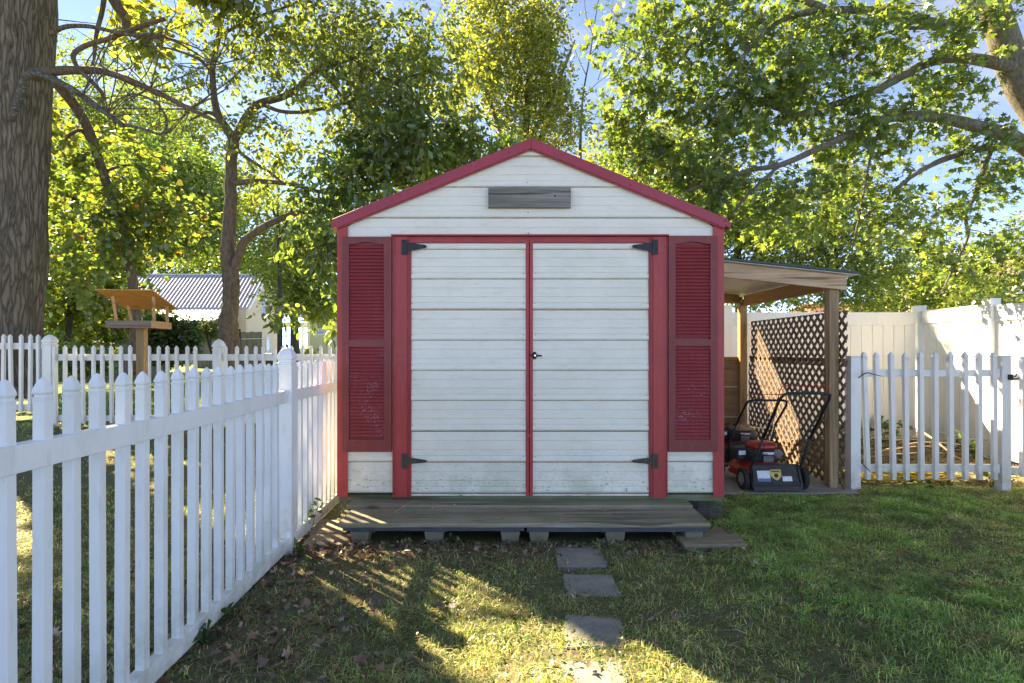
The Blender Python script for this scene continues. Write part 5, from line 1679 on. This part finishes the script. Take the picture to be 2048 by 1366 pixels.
# ---- the maple on the right
t4 = Tree('maple_tree', 'leaning maple with lobed leaves reaching in from the upper right corner', (7.55, 7.2, .05), 'bark_maple', 'maple')
t4.limb([(7.62,7.2,-.05), (7.60,7.2,.5), (7.5,7.2,1.6), (7.42,7.2,2.7), (7.28,7.2,3.4), P(2085,240,7.15), P(2040,165,7.1), P(2012,90,7.05), P(1990,20,7.0), P(1960,-60,7.0), P(1930,-200,7.0), P(1900,-420,7.0)],
        [.30,.25,.23,.21,.20,.19,.175,.165,.155,.15,.12,.06], 'trunk', n=24, ridges=.02, sub_=6)
t4.limb([P(2060,150,7.1), P(2020,134,7.0), P(1960,120,6.95), P(1900,116,6.9), P(1850,128,6.85), P(1790,160,6.8), P(1740,186,6.75), P(1680,205,6.7), P(1600,228,6.6), P(1590,229,6.6), P(1540,212,6.6), P(1480,200,6.6), P(1400,260,6.6)], [.08,.075,.07,.062,.056,.05,.045,.04,.035,.034,.028,.02,.006])
t4.limb([P(2110,330,7.2), P(2060,300,7.1), P(2020,272,7.0), P(1960,255,6.9), P(1900,240,6.8), P(1830,232,6.75), P(1770,238,6.7), P(1700,268,6.6), P(1630,300,6.5), P(1560,330,6.4), P(1500,340,6.4), P(1440,360,6.3), P(1372,382,6.3)], [.11,.10,.09,.075,.068,.062,.055,.045,.038,.032,.026,.02,.008])
t4.limb([P(1960,-40,7.0), P(1920,40,6.9), P(1870,46,6.9), P(1790,25,6.85), P(1700,20,6.8), P(1620,24,6.7), P(1560,42,6.6), P(1500,95,6.5), P(1450,165,6.4), P(1400,225,6.4)], [.07,.06,.055,.05,.045,.04,.03,.024,.016,.006])
t4.limb([P(2030,280,7.0), P(2000,292,6.9), P(1950,300,6.85), P(1880,322,6.8), P(1820,355,6.7), P(1770,400,6.6), P(1720,440,6.6)], [.05,.046,.042,.035,.028,.02,.008])
t4.limb([P(1985,294,6.9), P(1965,345,6.85), P(1948,395,6.8), P(1930,430,6.8), P(1936,470,6.75), P(1915,520,6.7), P(1880,590,6.7)], [.03,.028,.026,.022,.02,.015,.005], n=7)
t4.limb([P(1770,240,6.7), P(1745,300,6.6), P(1730,370,6.6), P(1715,450,6.5), P(1700,520,6.5)], [.02,.017,.014,.01,.004], n=6)
t4.limb([P(1900,60,6.9), P(1830,55,6.9), P(1760,70,6.8), P(1680,110,6.8)], [.03,.025,.018,.006], n=6)
t4.limb([P(1560,330,6.4), P(1500,385,6.4), P(1455,440,6.4), P(1440,480,6.4)], [.022,.018,.012,.005], n=6)
t4.limb([P(1650,18,6.7), P(1560,-10,6.8), P(1450,10,6.9), P(1340,60,7.0), P(1230,150,7.1)], [.045,.04,.032,.022,.006], n=8)
t4.limb([P(1450,10,6.9), P(1360,120,6.9), P(1300,210,6.9), P(1270,290,6.9)], [.028,.022,.015,.005], n=6)
mb_ = [blob(1290,60,7,100,80,.7,50), blob(1290,190,7,90,90,.7,52), blob(1420,90,6.9,110,90,.8,70), blob(1450,230,6.6,110,80,.7,60), blob(1600,60,6.8,120,80,.8,76), blob(1590,190,6.7,120,80,.8,72),
       blob(1760,90,6.8,120,80,.7,56), blob(1740,270,6.7,120,70,.7,60), blob(1900,200,6.8,100,90,.6,36), blob(1990,330,6.6,80,100,.6,26), blob(1420,340,6.5,90,60,.6,34), blob(1560,400,6.5,110,70,.7,50),
       blob(1720,430,6.6,100,70,.7,40), blob(1880,440,6.7,80,80,.6,26), blob(1250,270,7,60,60,.4,24), blob(1330,320,6.8,70,60,.5,30), blob(1420,430,6.5,50,60,.4,20), blob(1960,540,6.6,90,45,.5,14), blob(1920,60,6.8,100,60,.6,22), blob(2030,470,6.6,40,60,.5,10)]
t4.grow(mb_, .088, 22, .24, MAPLE, .45, .5, dens=1.0)
t4.grow([((7.0,7.2,8.4),(2.6,2.4,1.6),90)], .14, 30, .5, MAPLE, .4, .5, tw_leaf=False)
t4.finish()

# ---- further trees
def far_tree(lab, base, stems, bl, pal, size, leaves, cr, leaf='quad', bark_='bark_dark', r0=.16, name='tree', flat=.5, droop=.4, reject=True):
    t = Tree(name, lab, P(*base), bark_, leaf, 'leaf_far')
    for k, st in enumerate(stems):
        rr = r0 if k == 0 else r0*.5
        n = len(st)
        t.limb([P(a, b_, base[2]) for a, b_ in st], [rr*(1-.8*i/(n-1)) for i in range(n)], 'trunk' if k == 0 else 'limb', n=8)
    t.grow(bl, size, leaves, cr, pal, droop, flat, wr=.010, tw_leaf=False, reject=reject)
    t.finish()
far_tree('tall yellow green tree rising behind the shed roof ridge', (1040, 722, 15), [[(1040,735),(1042,500),(1050,300),(1060,120),(1075,-60)], [(1044,380),(1000,260),(960,140),(940,20)], [(1050,300),(1110,180),(1150,80)], [(1048,330),(1090,260),(1140,210)]],
         [blob(1040,150,15,80,120,1.6,130), blob(960,130,15,70,130,1.5,90), blob(1090,80,15,60,110,1.4,70), blob(1100,210,15,60,60,1.2,50), blob(1000,20,15,110,60,1.5,70), blob(890,240,15.5,80,60,1.4,40), blob(1060,280,15,80,30,1.2,30), blob(1150,250,15,40,40,.8,14)],
         YELLOW, .125, 34, .42, bark_='bark_mid', r0=.17)
far_tree('yellow tipped tree behind the lean-to roof', (1665, 700, 17), [[(1665,720),(1666,560),(1668,470),(1680,380),(1690,330)], [(1666,540),(1640,480),(1600,430)], [(1668,500),(1720,440),(1760,420)]],
         [blob(1680,420,17,100,80,1.6,90), blob(1590,470,17,90,70,1.5,80), blob(1700,520,17,120,60,1.6,90), blob(1600,560,17,110,50,1.4,60), blob(1690,350,17,60,40,1,26), blob(1690,590,16.5,90,34,1.2,40)],
         BRIGHT, .14, 32, .45, r0=.2)
far_tree('dense green tree directly behind the lean-to', (1480, 700, 19), [[(1480,720),(1478,560),(1470,430),(1460,340)], [(1478,500),(1520,430),(1550,380)]],
         [blob(1470,470,19,80,90,1.8,110), blob(1540,430,19,80,80,1.6,80), blob(1400,440,19,70,70,1.5,60), blob(1490,570,19,80,50,1.5,60), blob(1450,370,19,60,40,1.2,30)],
         GREEN, .15, 34, .5, r0=.2)
far_tree('rounded green tree above the corner of the cream fence', (1840, 700, 21), [[(1840,720),(1845,600),(1850,520),(1846,470)], [(1845,580),(1880,520),(1900,490)]],
         [blob(1830,560,21,100,60,1.8,110), blob(1900,540,21,80,60,1.6,70), blob(1790,600,20,80,40,1.4,56), blob(1870,490,21,60,36,1.2,30), blob(1930,600,20,60,36,1.2,40)],
         GREEN, .15, 34, .5, r0=.18)
far_tree('small tree at the far right beside the brown gable', (2000, 700, 17), [[(2000,720),(1996,600),(2005,520)]],
         [blob(1990,560,17,60,60,1.2,50), blob(2040,500,17,50,70,1.2,40), blob(1960,600,17,50,30,1,26)], BRIGHT, .13, 30, .4, r0=.1)
far_tree('green tree with a dark trunk beyond the carport', (590, 715, 34), [[(590,725),(589,640),(592,560),(588,480)], [(591,600),(620,540),(650,500)]],
         [blob(600,540,34,80,80,3,120), blob(640,470,34,60,70,2.5,70), blob(560,500,34,50,60,2.5,50), blob(630,600,34,70,46,2.5,70)], BRIGHT, .26, 36, .85, r0=.34)
far_tree('dark leafy tree between the leaning and forked trunks', (222, 715, 20), [[(222,725),(226,600),(240,480),(290,380),(350,330)], [(240,480),(310,440),(390,420)], [(290,380),(360,380),(420,390)]],
         [blob(390,370,20,80,70,2,80), blob(330,330,20,60,60,1.6,46), blob(420,440,20,60,50,1.6,46), blob(350,470,20,80,36,1.6,46)], DARKG, .17, 34, .5, r0=.2)
far_tree('tall tree far behind the massive trunk', (180, 715, 26), [[(180,725),(190,520),(185,360),(200,180)]],
         [blob(180,300,26,90,120,3,120), blob(240,180,26,90,90,3,80), blob(150,480,26,90,90,3,100), blob(290,280,26,70,70,2.5,50), blob(270,420,26,80,70,2.5,60)], GREEN, .20, 36, .7, r0=.3)
far_tree('airy tree beyond the forked trunk with thin upright twigs', (560, 715, 28), [[(560,725),(560,560),(556,430),(560,340)], [(558,480),(590,400),(600,330)], [(557,450),(535,380),(540,320)]],
         [blob(570,440,28,60,60,2,34), blob(520,420,28,40,60,1.6,24), blob(530,510,28,70,40,2,40), blob(490,470,28,30,60,1.5,20)], BRIGHT, .20, 22, .6, r0=.16)
far_tree('light green tree filling the gap behind the right roof slope', (1330, 715, 22), [[(1330,725),(1328,560),(1322,440),(1310,320)], [(1325,480),(1280,400),(1250,340)], [(1323,430),(1370,370),(1400,320)]],
         [blob(1300,370,22,110,70,2,110), blob(1220,330,22,70,60,2,60), blob(1380,330,22,80,70,2,70), blob(1330,270,22,70,40,1.6,30)], BRIGHT, .17, 32, .55, r0=.2)
far_tree('broad bright tree far beyond the bird feeder', (245, 715, 38), [[(245,725),(250,560),(280,430),(300,260)], [(280,430),(360,380),(420,330)]],
         [blob(300,330,38,110,110,4,110), blob(390,300,38,80,90,3.5,80), blob(230,400,38,90,90,3.5,80), blob(420,420,38,80,80,3,80), blob(330,470,38,90,60,3,70), blob(500,380,38,70,70,3,50), blob(340,220,38,90,50,3,40)], BRIGHT, .30, 34, 1.0, r0=.4)
far_tree('distant line of green crowns showing over the pale house roof', (330, 712, 92), [[(330,722),(335,600),(340,500)], [(335,600),(440,560),(500,530)]],
         [blob(300,540,92,70,50,8,60), blob(400,520,92,70,60,8,70), blob(490,540,92,60,50,8,60), blob(550,560,92,50,60,8,50)], GREEN, .75, 34, 2.4, r0=.6)
# bare twigs against the sky
bt = Tree('bare_tree', 'thin bare branches against the blue sky above the shed ridge', P(1170, 715, 20), 'bark_dark')
bt.limb([P(1172,725,20), P(1168,500,20), P(1160,330,20), P(1165,200,20), P(1180,110,20), P(1195,10,20), P(1210,-60,20)], [.14,.11,.07,.04,.025,.016,.008], 'trunk', n=7)
for a in ([(1165,200),(1190,170),(1215,150),(1240,120)], [(1172,150),(1150,100),(1135,50),(1128,0)], [(1180,110),(1205,80),(1222,30),(1228,-20)], [(1186,70),(1172,30),(1168,-20)], [(1163,230),(1140,190),(1120,150)], [(1196,160),(1206,130),(1220,100)]):
    bt.limb([P(p_, q_, 20) for p_, q_ in a], [.016,.013,.010,.005][:len(a)], n=5)
bt.finish()

# shrubs
def shrub(name, lab, px0, py0, y, bl, pal, size, leaves, cr, leaf='quad', flat=.5, droop=.2):
    t = Tree(name, lab, P(px0, py0, y), 'bark_dark', leaf, 'leaf_far', 'bushes behind the back fence')
    t.root['category'] = 'shrub'
    base = P(px0, py0, y)
    for k in range(4):
        e = Vector(bl[0][0]) + Vector((random.uniform(-1,1)*bl[0][1][0]*.5, 0, bl[0][1][2]*.3))
        t.limb([base, (base+e)/2 + Vector((random.uniform(-.1,.1),0,0)), e], [.05,.04,.015], 'stem', n=6)
    t.grow(bl, size, leaves, cr, pal, droop, flat, wr=.008, tw_leaf=False)
    t.finish()
shrub('shrub', 'dense feathery green bush to the right of the bird feeder', 345, 728, 16, [blob(345,690,16,50,40,.8,110), blob(330,655,16,26,26,.5,40), blob(370,670,16,26,30,.6,40), blob(310,690,16,30,36,.6,40)], [(.050,.085,.030,3),(.07,.11,.035,2),(.035,.06,.022,2)], .10, 40, .22, 'oval')
shrub('shrub', 'small yellow green bush showing above the grey board fence', 420, 690, 26, [blob(418,660,26,22,18,.6,44)], [(.13,.16,.05,3),(.10,.14,.04,2)], .12, 34, .26)
shrub('shrub', 'dark bush low behind the left fence post', 150, 735, 12, [blob(150,720,12,70,26,.6,60), blob(60,700,12,60,40,.6,50)], DARKG, .10, 30, .26, 'oval')
shrub('shrub', 'low clipped bush beside the carport post', 612, 722, 44, [blob(612,706,44,14,10,.5,40)], BRIGHT, .16, 30, .3)

# ------------------------------------------------------------------ lawn
def ok_ground(x, y):
    m = np.ones(len(x), bool)
    for x0, x1, y0, y1 in ((-1.45,1.75,4.30,7.45), (-1.20,1.38,3.86,4.34), (1.66,3.26,5.12,7.4),
                           (.305,.585,3.45,3.73), (.32,.595,3.05,3.29), (.265,.53,2.56,2.77), (.22,.445,2.15,2.35), (1.19,1.58,3.73,4.17), (-1.44,-1.17,3.77,4.27)):
        e_ = np.abs(np.random.default_rng(len(x)).normal(size=len(x)))*.022 if x1-x0 < .7 else 0
        m &= ~((x > x0+e_) & (x < x1-e_) & (y > y0+e_) & (y < y1-e_))
    return m
def scatter(n, x0, x1, y0, y1, dens, rng):
    x = rng.uniform(x0, x1, n); y = rng.uniform(y0, y1, n)
    m = ok_ground(x, y) & (np.abs(x) < y*1.02 + .45) & (rng.random(n) < dens(x, y))
    return x[m], y[m]
def blades(x, y, hmin, hmax, w, palette, rng, lean=.6):
    tuft = vnoise(x, y, 15, 61)*.6 + vnoise(x, y, 5.5, 62)*.4
    kk = rng.random(len(x)) < .25 + 1.1*sstep(tuft, .28, .62)
    x, y, tuft = x[kk], y[kk], tuft[kk]
    n = len(x)
    z = ground_z(x, y)
    h = rng.uniform(hmin, hmax, n)*(.45 + .85*tuft)
    a = rng.uniform(0, 2*math.pi, n)
    b_ = np.stack([np.cos(a), np.sin(a), np.zeros(n)], 1)
    a2 = a + rng.normal(size=n)*.8 + math.pi/2
    s = np.stack([np.cos(a2), np.sin(a2), np.zeros(n)], 1)*(w*rng.uniform(.6,1.3,n))[:,None]
    ln = np.abs(rng.normal(size=n))*lean
    base = np.stack([x, y, z-.004], 1)
    mid = base + b_*(h*ln*.35)[:,None] + np.array((0,0,1))*(h*.6)[:,None]
    tip = base + b_*(h*ln*1.1)[:,None] + np.array((0,0,1))*(h*np.clip(1-.35*ln,.3,1))[:,None]
    V = np.stack([base-s, base+s, mid+s*.75, mid-s*.75, tip], 1).reshape(-1,3)
    T = (np.array([(0,1,2),(0,2,3),(3,2,4)])[None] + (np.arange(n)*5)[:,None,None]).reshape(-1,3)
    return V, T, np.repeat(tints(n, palette, rng, .28)*(.7 + .85*vnoise(x, y, 8.5, 71))[:,None], 5, axis=0)
GR = np.random.default_rng(5)
G_LUSH = [(.235,.390,.105,4),(.195,.330,.100,3),(.33,.46,.14,2),(.55,.50,.28,1)]
G_DRY = [(.265,.320,.120,3),(.215,.265,.100,2.5),(.47,.41,.21,2.2),(.66,.55,.32,1.4),(.34,.25,.15,1)]
def bare(x, y):      # how worn the lawn is: along the fence, in front of the step, patches
    w = 1 - .85*sstep(nfx(y)+1.05 - x, -.3, .75)*(x > nfx(y)-.3)
    w = w*(1 - .75*sstep(y, 3.35, 3.7)*sstep(-x, -1.7, -1.2))
    w = w*(.35 + .85*sstep(fbm(x, y, 1.3, 3), .33, .55))
    return np.clip(w, .03, 1)
Vs, Ts, Cs, nv = [], [], [], 0
def put(v_, t_, c_):
    global nv
    Vs.append(v_); Ts.append(t_+nv); Cs.append(c_); nv += len(v_)
right = lambda x, y: sstep(x + .35*(y-2.2) + 1.2*(fbm(x, y, .9, 20)-.5), .7, 2.2)
x, y = scatter(1250000, -5.2, 5.4, 1.75, 5.4, lambda x, y: bare(x, y)*(.55+.45*right(x, y)), GR)
k = GR.random(len(x)) < right(x, y)*(.88 - .8*sstep(fbm(x, y, 2.0, 77), .46, .60)) + .08
put(*blades(x[k], y[k], .022, .062, .0020, G_LUSH, GR, 1.5))
put(*blades(x[~k], y[~k], .014, .045, .0020, G_DRY, GR, 1.8))
x, y = scatter(60000, -9, 7, 5.3, 9.5, lambda x, y: np.where(x < 1.6, .55*sstep(fbm(x, y, .8, 9), .38, .6) + .15, .35*(y < 5.7)), GR)
put(*blades(x, y, .02, .055, .0032, G_LUSH, GR, .8))
x, y = scatter(30000, -18, 3, 9.5, 16, lambda x, y: .6 + 0*x, GR)
put(*blades(x, y, .03, .07, .007, G_LUSH, GR, .7))
# broad little weed leaves in the turf
x, y = scatter(90000, -5, 5, 1.75, 5.3, lambda x, y: (.25+.75*sstep(fbm(x, y, 1.7, 31), .42, .6))*np.clip(bare(x, y)+.15, 0, 1), GR)
pos = np.stack([x, y, ground_z(x, y) + GR.uniform(.004, .026, len(x))], 1)
v_, t_, kk = leaf_arrays(pos, GR.uniform(.008, .021, len(x)), 'round', -.1, .75, GR)
put(v_, t_, np.repeat(tints(len(x), [(.095,.165,.045,3),(.075,.130,.040,3),(.15,.20,.06,1)], GR), kk, axis=0))
gr = link('grass', np_mesh('grass', np.concatenate(Vs), np.concatenate(Ts), MAT['grass'], np.concatenate(Cs)))
tag(gr, 'short patchy grass and clover of the lawn', kind='stuff')

# leaf litter
Vs, Ts, Cs, nv = [], [], [], 0
BROWN = [(.21,.125,.08,4),(.32,.22,.155,3),(.14,.08,.05,3),(.42,.32,.23,1.2),(.28,.11,.06,1)]
def litter(n, x0, x1, y0, y1, dens, smin, smax, kind=None):
    if kind is None:
        litter(int(n*.25), x0, x1, y0, y1, dens, smin, smax, 'maple')
        litter(int(n*.6), x0, x1, y0, y1, dens, smin*.8, smax*.85, 'oval')
        return
    x, y = scatter(n, x0, x1, y0, y1, dens, GR)
    pos = np.stack([x, y, ground_z(x, y) + GR.uniform(.003, .02, len(x))], 1)
    v_, t_, kk = leaf_arrays(pos, GR.uniform(smin, smax, len(x)), kind, -.05, .60, GR)
    v_ = v_ + GR.normal(size=v_.shape)*.0035
    put(v_, t_, np.repeat(tints(len(x), BROWN, GR, .3), kk, axis=0))
litter(2600, -2.0, 1.6, 3.40, 3.98, lambda x, y: .30 + .6*sstep(y, 3.5, 3.8), .02, .05)
litter(3600, -2.6, .4, 1.7, 3.9, lambda x, y: .8*sstep(nfx(y)+1.1-x, 0, .8), .02, .065)
litter(260, 1.1, 1.7, 3.66, 4.25, lambda x, y: 1+0*x, .015, .04)
litter(320, -1.6, -1.1, 3.7, 4.35, lambda x, y: 1+0*x, .02, .05)
litter(900, -1, 4.4, 1.8, 4.6, lambda x, y: .16 + 0*x, .015, .045)
litter(3000, -7, -1.6, 4.2, 9, lambda x, y: .25 + .7*sstep(fbm(x, y, .7, 41), .45, .6), .03, .07)
litter(3200, 3.25, 6.4, 5.45, 7.9, lambda x, y: .85 + 0*x, .025, .065)
litter(500, 1.7, 3.3, 5.0, 5.5, lambda x, y: .5 + 0*x, .02, .05)
li = link('leaf_litter', np_mesh('leaf_litter', np.concatenate(Vs), np.concatenate(Ts), MAT['dry'], np.concatenate(Cs)))
tag(li, 'crumbled brown leaf litter along fence, step and beds', kind='stuff')

# single fallen leaves one can pick out
def one_leaf_mesh(pal, seed, curl):
    rg = np.random.default_rng(seed)
    tv, tt = leaf_template('maple')
    tv = tv.copy(); tv[:,0] -= .4; tv[:,:2] *= rg.uniform(.72, 1.2, (len(tv),1))
    r0_ = np.hypot(tv[:,0], tv[:,1]); tv[3::2,:2] *= 1.25
    tv[:,2] = tv[:,2]*.5 + curl*(tv[:,1]**2)*.9 + curl*.3*(tv[:,0]**2) + rg.normal(size=len(tv))*.04
    return np_mesh('fallen_leaf', tv, tt, MAT['dry'], np.repeat(tints(1, pal, rg, .15), len(tv), axis=0))
var_b = [one_leaf_mesh([(.27,.18,.13,1),(.22,.14,.10,1),(.28,.16,.10,1)], s, .6+.25*(s % 3)) for s in range(5)]
var_p = [one_leaf_mesh([(.42,.36,.30,1),(.36,.27,.20,1)], 50+s, .5+.3*(s % 3)) for s in range(3)]
spots = [(600,1265),(330,1340),(690,1275),(745,1272),(545,1300),(505,1290),(820,1325),(640,1300),(905,1078),(1050,1085),(1128,1085),(960,1060),(1040,1118),(1010,1110),(560,1215),(470,1330),
         (1310,1300),(1350,1248),(1280,1265),(1530,1085),(1740,1345),(1690,1350),(1725,1262),(1560,1045),(880,1220),(1030,1232),(1290,1100),(1180,1345),(1150,1320),(720,1335),(760,1350),(430,1322)]
for i, (px, py) in enumerate(spots):
    yy = F*EYE/(py-HORIZON); xx = (px-1024)*yy/F
    if not ok_ground(np.array([xx]), np.array([yy]))[0] and i not in (27, 28): continue
    o = link('fallen_leaf', var_b[i % 5], None, loc=(xx, yy, gz(xx, yy)+.026), rot=(random.uniform(-.3,.3), random.uniform(-.3,.3), random.uniform(0,6.28)))
    s_ = random.uniform(.04,.062); o.scale = (s_, s_, s_)
    wh_ = 'in the litter along the front of the deck step' if yy > 3.3 else ('on the worn lawn beside the picket fence' if xx < -.55 else ('on the grass right of the stepping stones' if xx > .62 else 'close to the stepping stones'))
    tag(o, 'dry curled brown leaf lying ' + wh_, 'fallen leaf', 'brown fallen leaves on the lawn')
for i, (px, py) in enumerate([(905,1222),(1522,1230),(1512,1140),(1842,1338),(1620,1048),(1568,1050),(1302,1252),(1985,1350),(1900,1050),(770,1290)]):
    yy = F*EYE/(py-HORIZON); xx = (px-1024)*yy/F
    o = link('fallen_leaf', var_p[i % 3], None, loc=(xx, yy, gz(xx, yy)+.034), rot=(random.uniform(-.4,.4), random.uniform(-.4,.4), random.uniform(0,6.28)))
    s_ = random.uniform(.03,.05); o.scale = (s_, s_, s_)
    tag(o, 'small pale bleached leaf lying on the ' + ('far part of the right lawn near the gate' if yy > 4 else ('lawn left of the stepping stones' if xx < .1 else 'lawn right of the stepping stones')), 'fallen leaf', 'pale fallen leaves on the lawn')
# bits lying on the deck step
Vs, Ts, Cs, nv = [], [], [], 0
x = GR.uniform(-1.1, 1.3, 130); y = np.where(GR.random(130) < .6, GR.normal(4.165, .02, 130), GR.uniform(3.86, 4.3, 130))
pos = np.stack([x, y, np.where(y > 4.18, .176, .151)], 1)
v_, t_, kk = leaf_arrays(pos, GR.uniform(.010, .034, 130), 'quad', 0, .8, GR)
put(v_, t_, np.repeat(tints(130, [(.26,.20,.13,2),(.14,.09,.055,2),(.40,.34,.25,1)], GR), kk, axis=0))
db = link('leaf_debris', np_mesh('leaf_debris', np.concatenate(Vs), np.concatenate(Ts), MAT['dry'], np.concatenate(Cs)))
tag(db, 'dry leaf crumbs and twigs scattered on the deck step', kind='stuff')

# weeds
def weed(label, x, y, n, size, h, pal, kind='oval', spread=.12, up=.35, group=None, name='weed'):
    z = gz(x, y)
    t = thing(name, label, 'weed', (x, y, z), group)
    rg = np.random.default_rng(int(abs(x*97+y*53)*10))
    st = MB(); pos = []
    for k in range(max(3, n//4)):
        a = rg.uniform(0, 6.28); r = spread*rg.uniform(.3, 1); hh = h*rg.uniform(.5, 1)
        e = (math.cos(a)*r, math.sin(a)*r, hh)
        st.tube([(0,0,-.01), (e[0]*.4, e[1]*.4, hh*.6), e], [.003,.0025,.0015], 5)
        for q in range(4): pos.append(np.array(e)*rg.uniform(.5, 1.05) + rg.normal(size=3)*.012)
    sub(st, 'stem', MAT['bark_weed'], t)
    pos = np.array(pos)[:n] if len(pos) > n else np.array(pos)
    v_, t_, kk = leaf_arrays(pos, size*rg.uniform(.6, 1.2, len(pos)), kind, -up, .6, rg)
    o = bpy.data.objects.new('leaves', np_mesh('leaves', v_, t_, MAT['grass'], np.repeat(tints(len(pos), pal, rg), kk, axis=0)))
    COL.objects.link(o); o.parent = t
MAT['bark_weed'] = M('weed_stem', (.06,.09,.03), (.08,.10,.04), rough=.7)
WG = [(.060,.120,.022,3),(.045,.095,.02,2),(.10,.16,.04,1)]
def gp_(px, py): yy = F*EYE/(py-HORIZON); return (px-1024)*yy/F, yy
weed('leafy yellow green weed growing at the fence foot behind the post', -1.50, 4.12, 34, .055, .24, [(.11,.17,.03,3),(.08,.13,.025,2)], spread=.10)
weed('round leaved weed with broad lobes halfway along the bottom fence rail', *gp_(412, 1288), 10, .075, .06, WG, 'round', .07)
weed('round leaved weed just below the fence post', *gp_(590, 1108), 8, .06, .07, WG, 'round', .05)
weed('clump of leafy weeds under the lower fence rail', *gp_(455, 1232), 16, .05, .07, WG, 'round', .10)
weed('leafy weed beside the fence post foot', *gp_(625, 1142), 16, .045, .07, WG, 'oval', .10)
weed('small weed sprouting from under the deck step near its middle', *gp_(912, 1085), 9, .05, .07, WG, 'oval', .05)
weed('small weed under the right part of the deck step', *gp_(1350, 1080), 8, .05, .05, WG, 'oval', .06)
weed('grassy tuft on the mossy paver by the right end of the deck step', 1.37, 3.98, 12, .075, .09, WG, 'oval', .03, .9)
weed('dark leafy weed at the foot of the lattice beside the gate post', *gp_(1700, 972), 22, .07, .13, DARKG, 'oval', .14)
weed('spreading weed at the foot of the latch post', *gp_(1985, 968), 26, .06, .13, WG, 'round', .20)
weed('low creeping weed below the middle of the picket gate', *gp_(1850, 978), 30, .05, .09, WG, 'round', .30)
weed('ivy like weed in the fence corner behind the gate', 5.2, 7.7, 40, .10, .38, DARKG, 'round', .35)
weed('second ivy like weed against the cream fence behind the gate', 5.55, 6.6, 30, .10, .30, WG, 'round', .28)
weed('low weed in the bed behind the gate near the lattice', 4.9, 7.75, 26, .09, .24, DARKG, 'round', .3)

# twigs, cut branches, hose
MAT['stick'] = M('dry_stick', (.30,.22,.14), (.42,.33,.23), rough=.8, scale=20)
MAT['dark_stick'] = M('dark_stick', (.045,.035,.03), (.08,.065,.05), rough=.8, scale=20)
MAT['hose'] = M('yellow_hose', (.55,.36,.025), (.44,.28,.02), rough=.4, scale=10)
bp = thing('branch_pile', 'heap of dry pale cut sticks in the bed behind the picket gate', 'branch pile', (4.9, 6.6, .06))
for k in range(13):
    a = random.uniform(-.5, .7); ln = random.uniform(.5, 1.2)
    c = Vector((4.75 + random.uniform(-.5,.6), 6.6 + random.uniform(-.5,.5), .10 + random.uniform(0,.16)))
    d_ = Vector((math.cos(a), random.uniform(-.5,.5), random.uniform(-.16,.16))).normalized()
    p_ = [c - d_*ln/2, c + Vector((0,0,.06+random.uniform(-.05,.08))), c + d_*ln/2]
    pts_, rr_ = smooth_path([tuple(q) for q in p_], [.010,.008,.003], 4)
    MB().tube([tuple(q) for q in pts_], rr_, 6).build('stick', MAT['stick'] if k % 3 else MAT['dark_stick'], bp, smooth=True)
MB().tube([P(1842,862,6.5), P(1870,880,6.3), P(1905,910,6.1), P(1945,930,6.0)], [.012,.011,.009,.006], 7).build('stick', MAT['stick'], bp, smooth=True)
hs = thing('garden_hose', 'yellow hose lying in flat loops under the picket gate', 'hose', (4.05, 5.72, .06))
pts_ = []
for k in range(150):
    a = k*.25; r = .44 + .16*math.sin(k*.13) + random.uniform(-.015,.015)
    x_, y_ = 4.02 + .85*r*math.cos(a)*1.3 + .1*math.sin(k*.05), 5.72 + .34*r*math.sin(a)
    pts_.append((x_, y_, gz(x_, y_) + .016 + .010*(k % 5) + .02*(k/150)))
MB().tube(pts_, .0085, 6).build('coil', MAT['hose'], hs, smooth=True)
for lab, pl, rad in (('thin dark twig caught on the top rail of the picket gate', [P(1716,756,5.22), P(1732,746,5.20), P(1745,748,5.2), P(1766,753,5.2)], [.004,.006,.004,.003]),
                     ('short dark twig stuck through the bottom rail of the gate', [P(1724,926,5.21), P(1732,935,5.2), P(1740,942,5.2)], [.004,.006,.004]),
                     ('bent dark stick lying in front of the right half of the deck step', [(1.04,3.82,.06), (1.07,3.72,.04), (1.16,3.62,.03), (1.30,3.53,.03)], [.004,.004,.003,.002]),
                     ('pale thin stalk lying across the left of the deck step', [(-.87,4.05,.155), (-.80,4.16,.18), (-.76,4.26,.18)], [.003,.003,.002])):
    w_ = thing('twig', lab, 'twig', tuple(pl[0]))
    p_, r_ = smooth_path([tuple(q) for q in pl], rad, 3)
    MB().tube([tuple(q) for q in p_], r_, 6).build('stick', MAT['dark_stick'] if 'dark' in lab else MAT['stick'], w_, smooth=True)
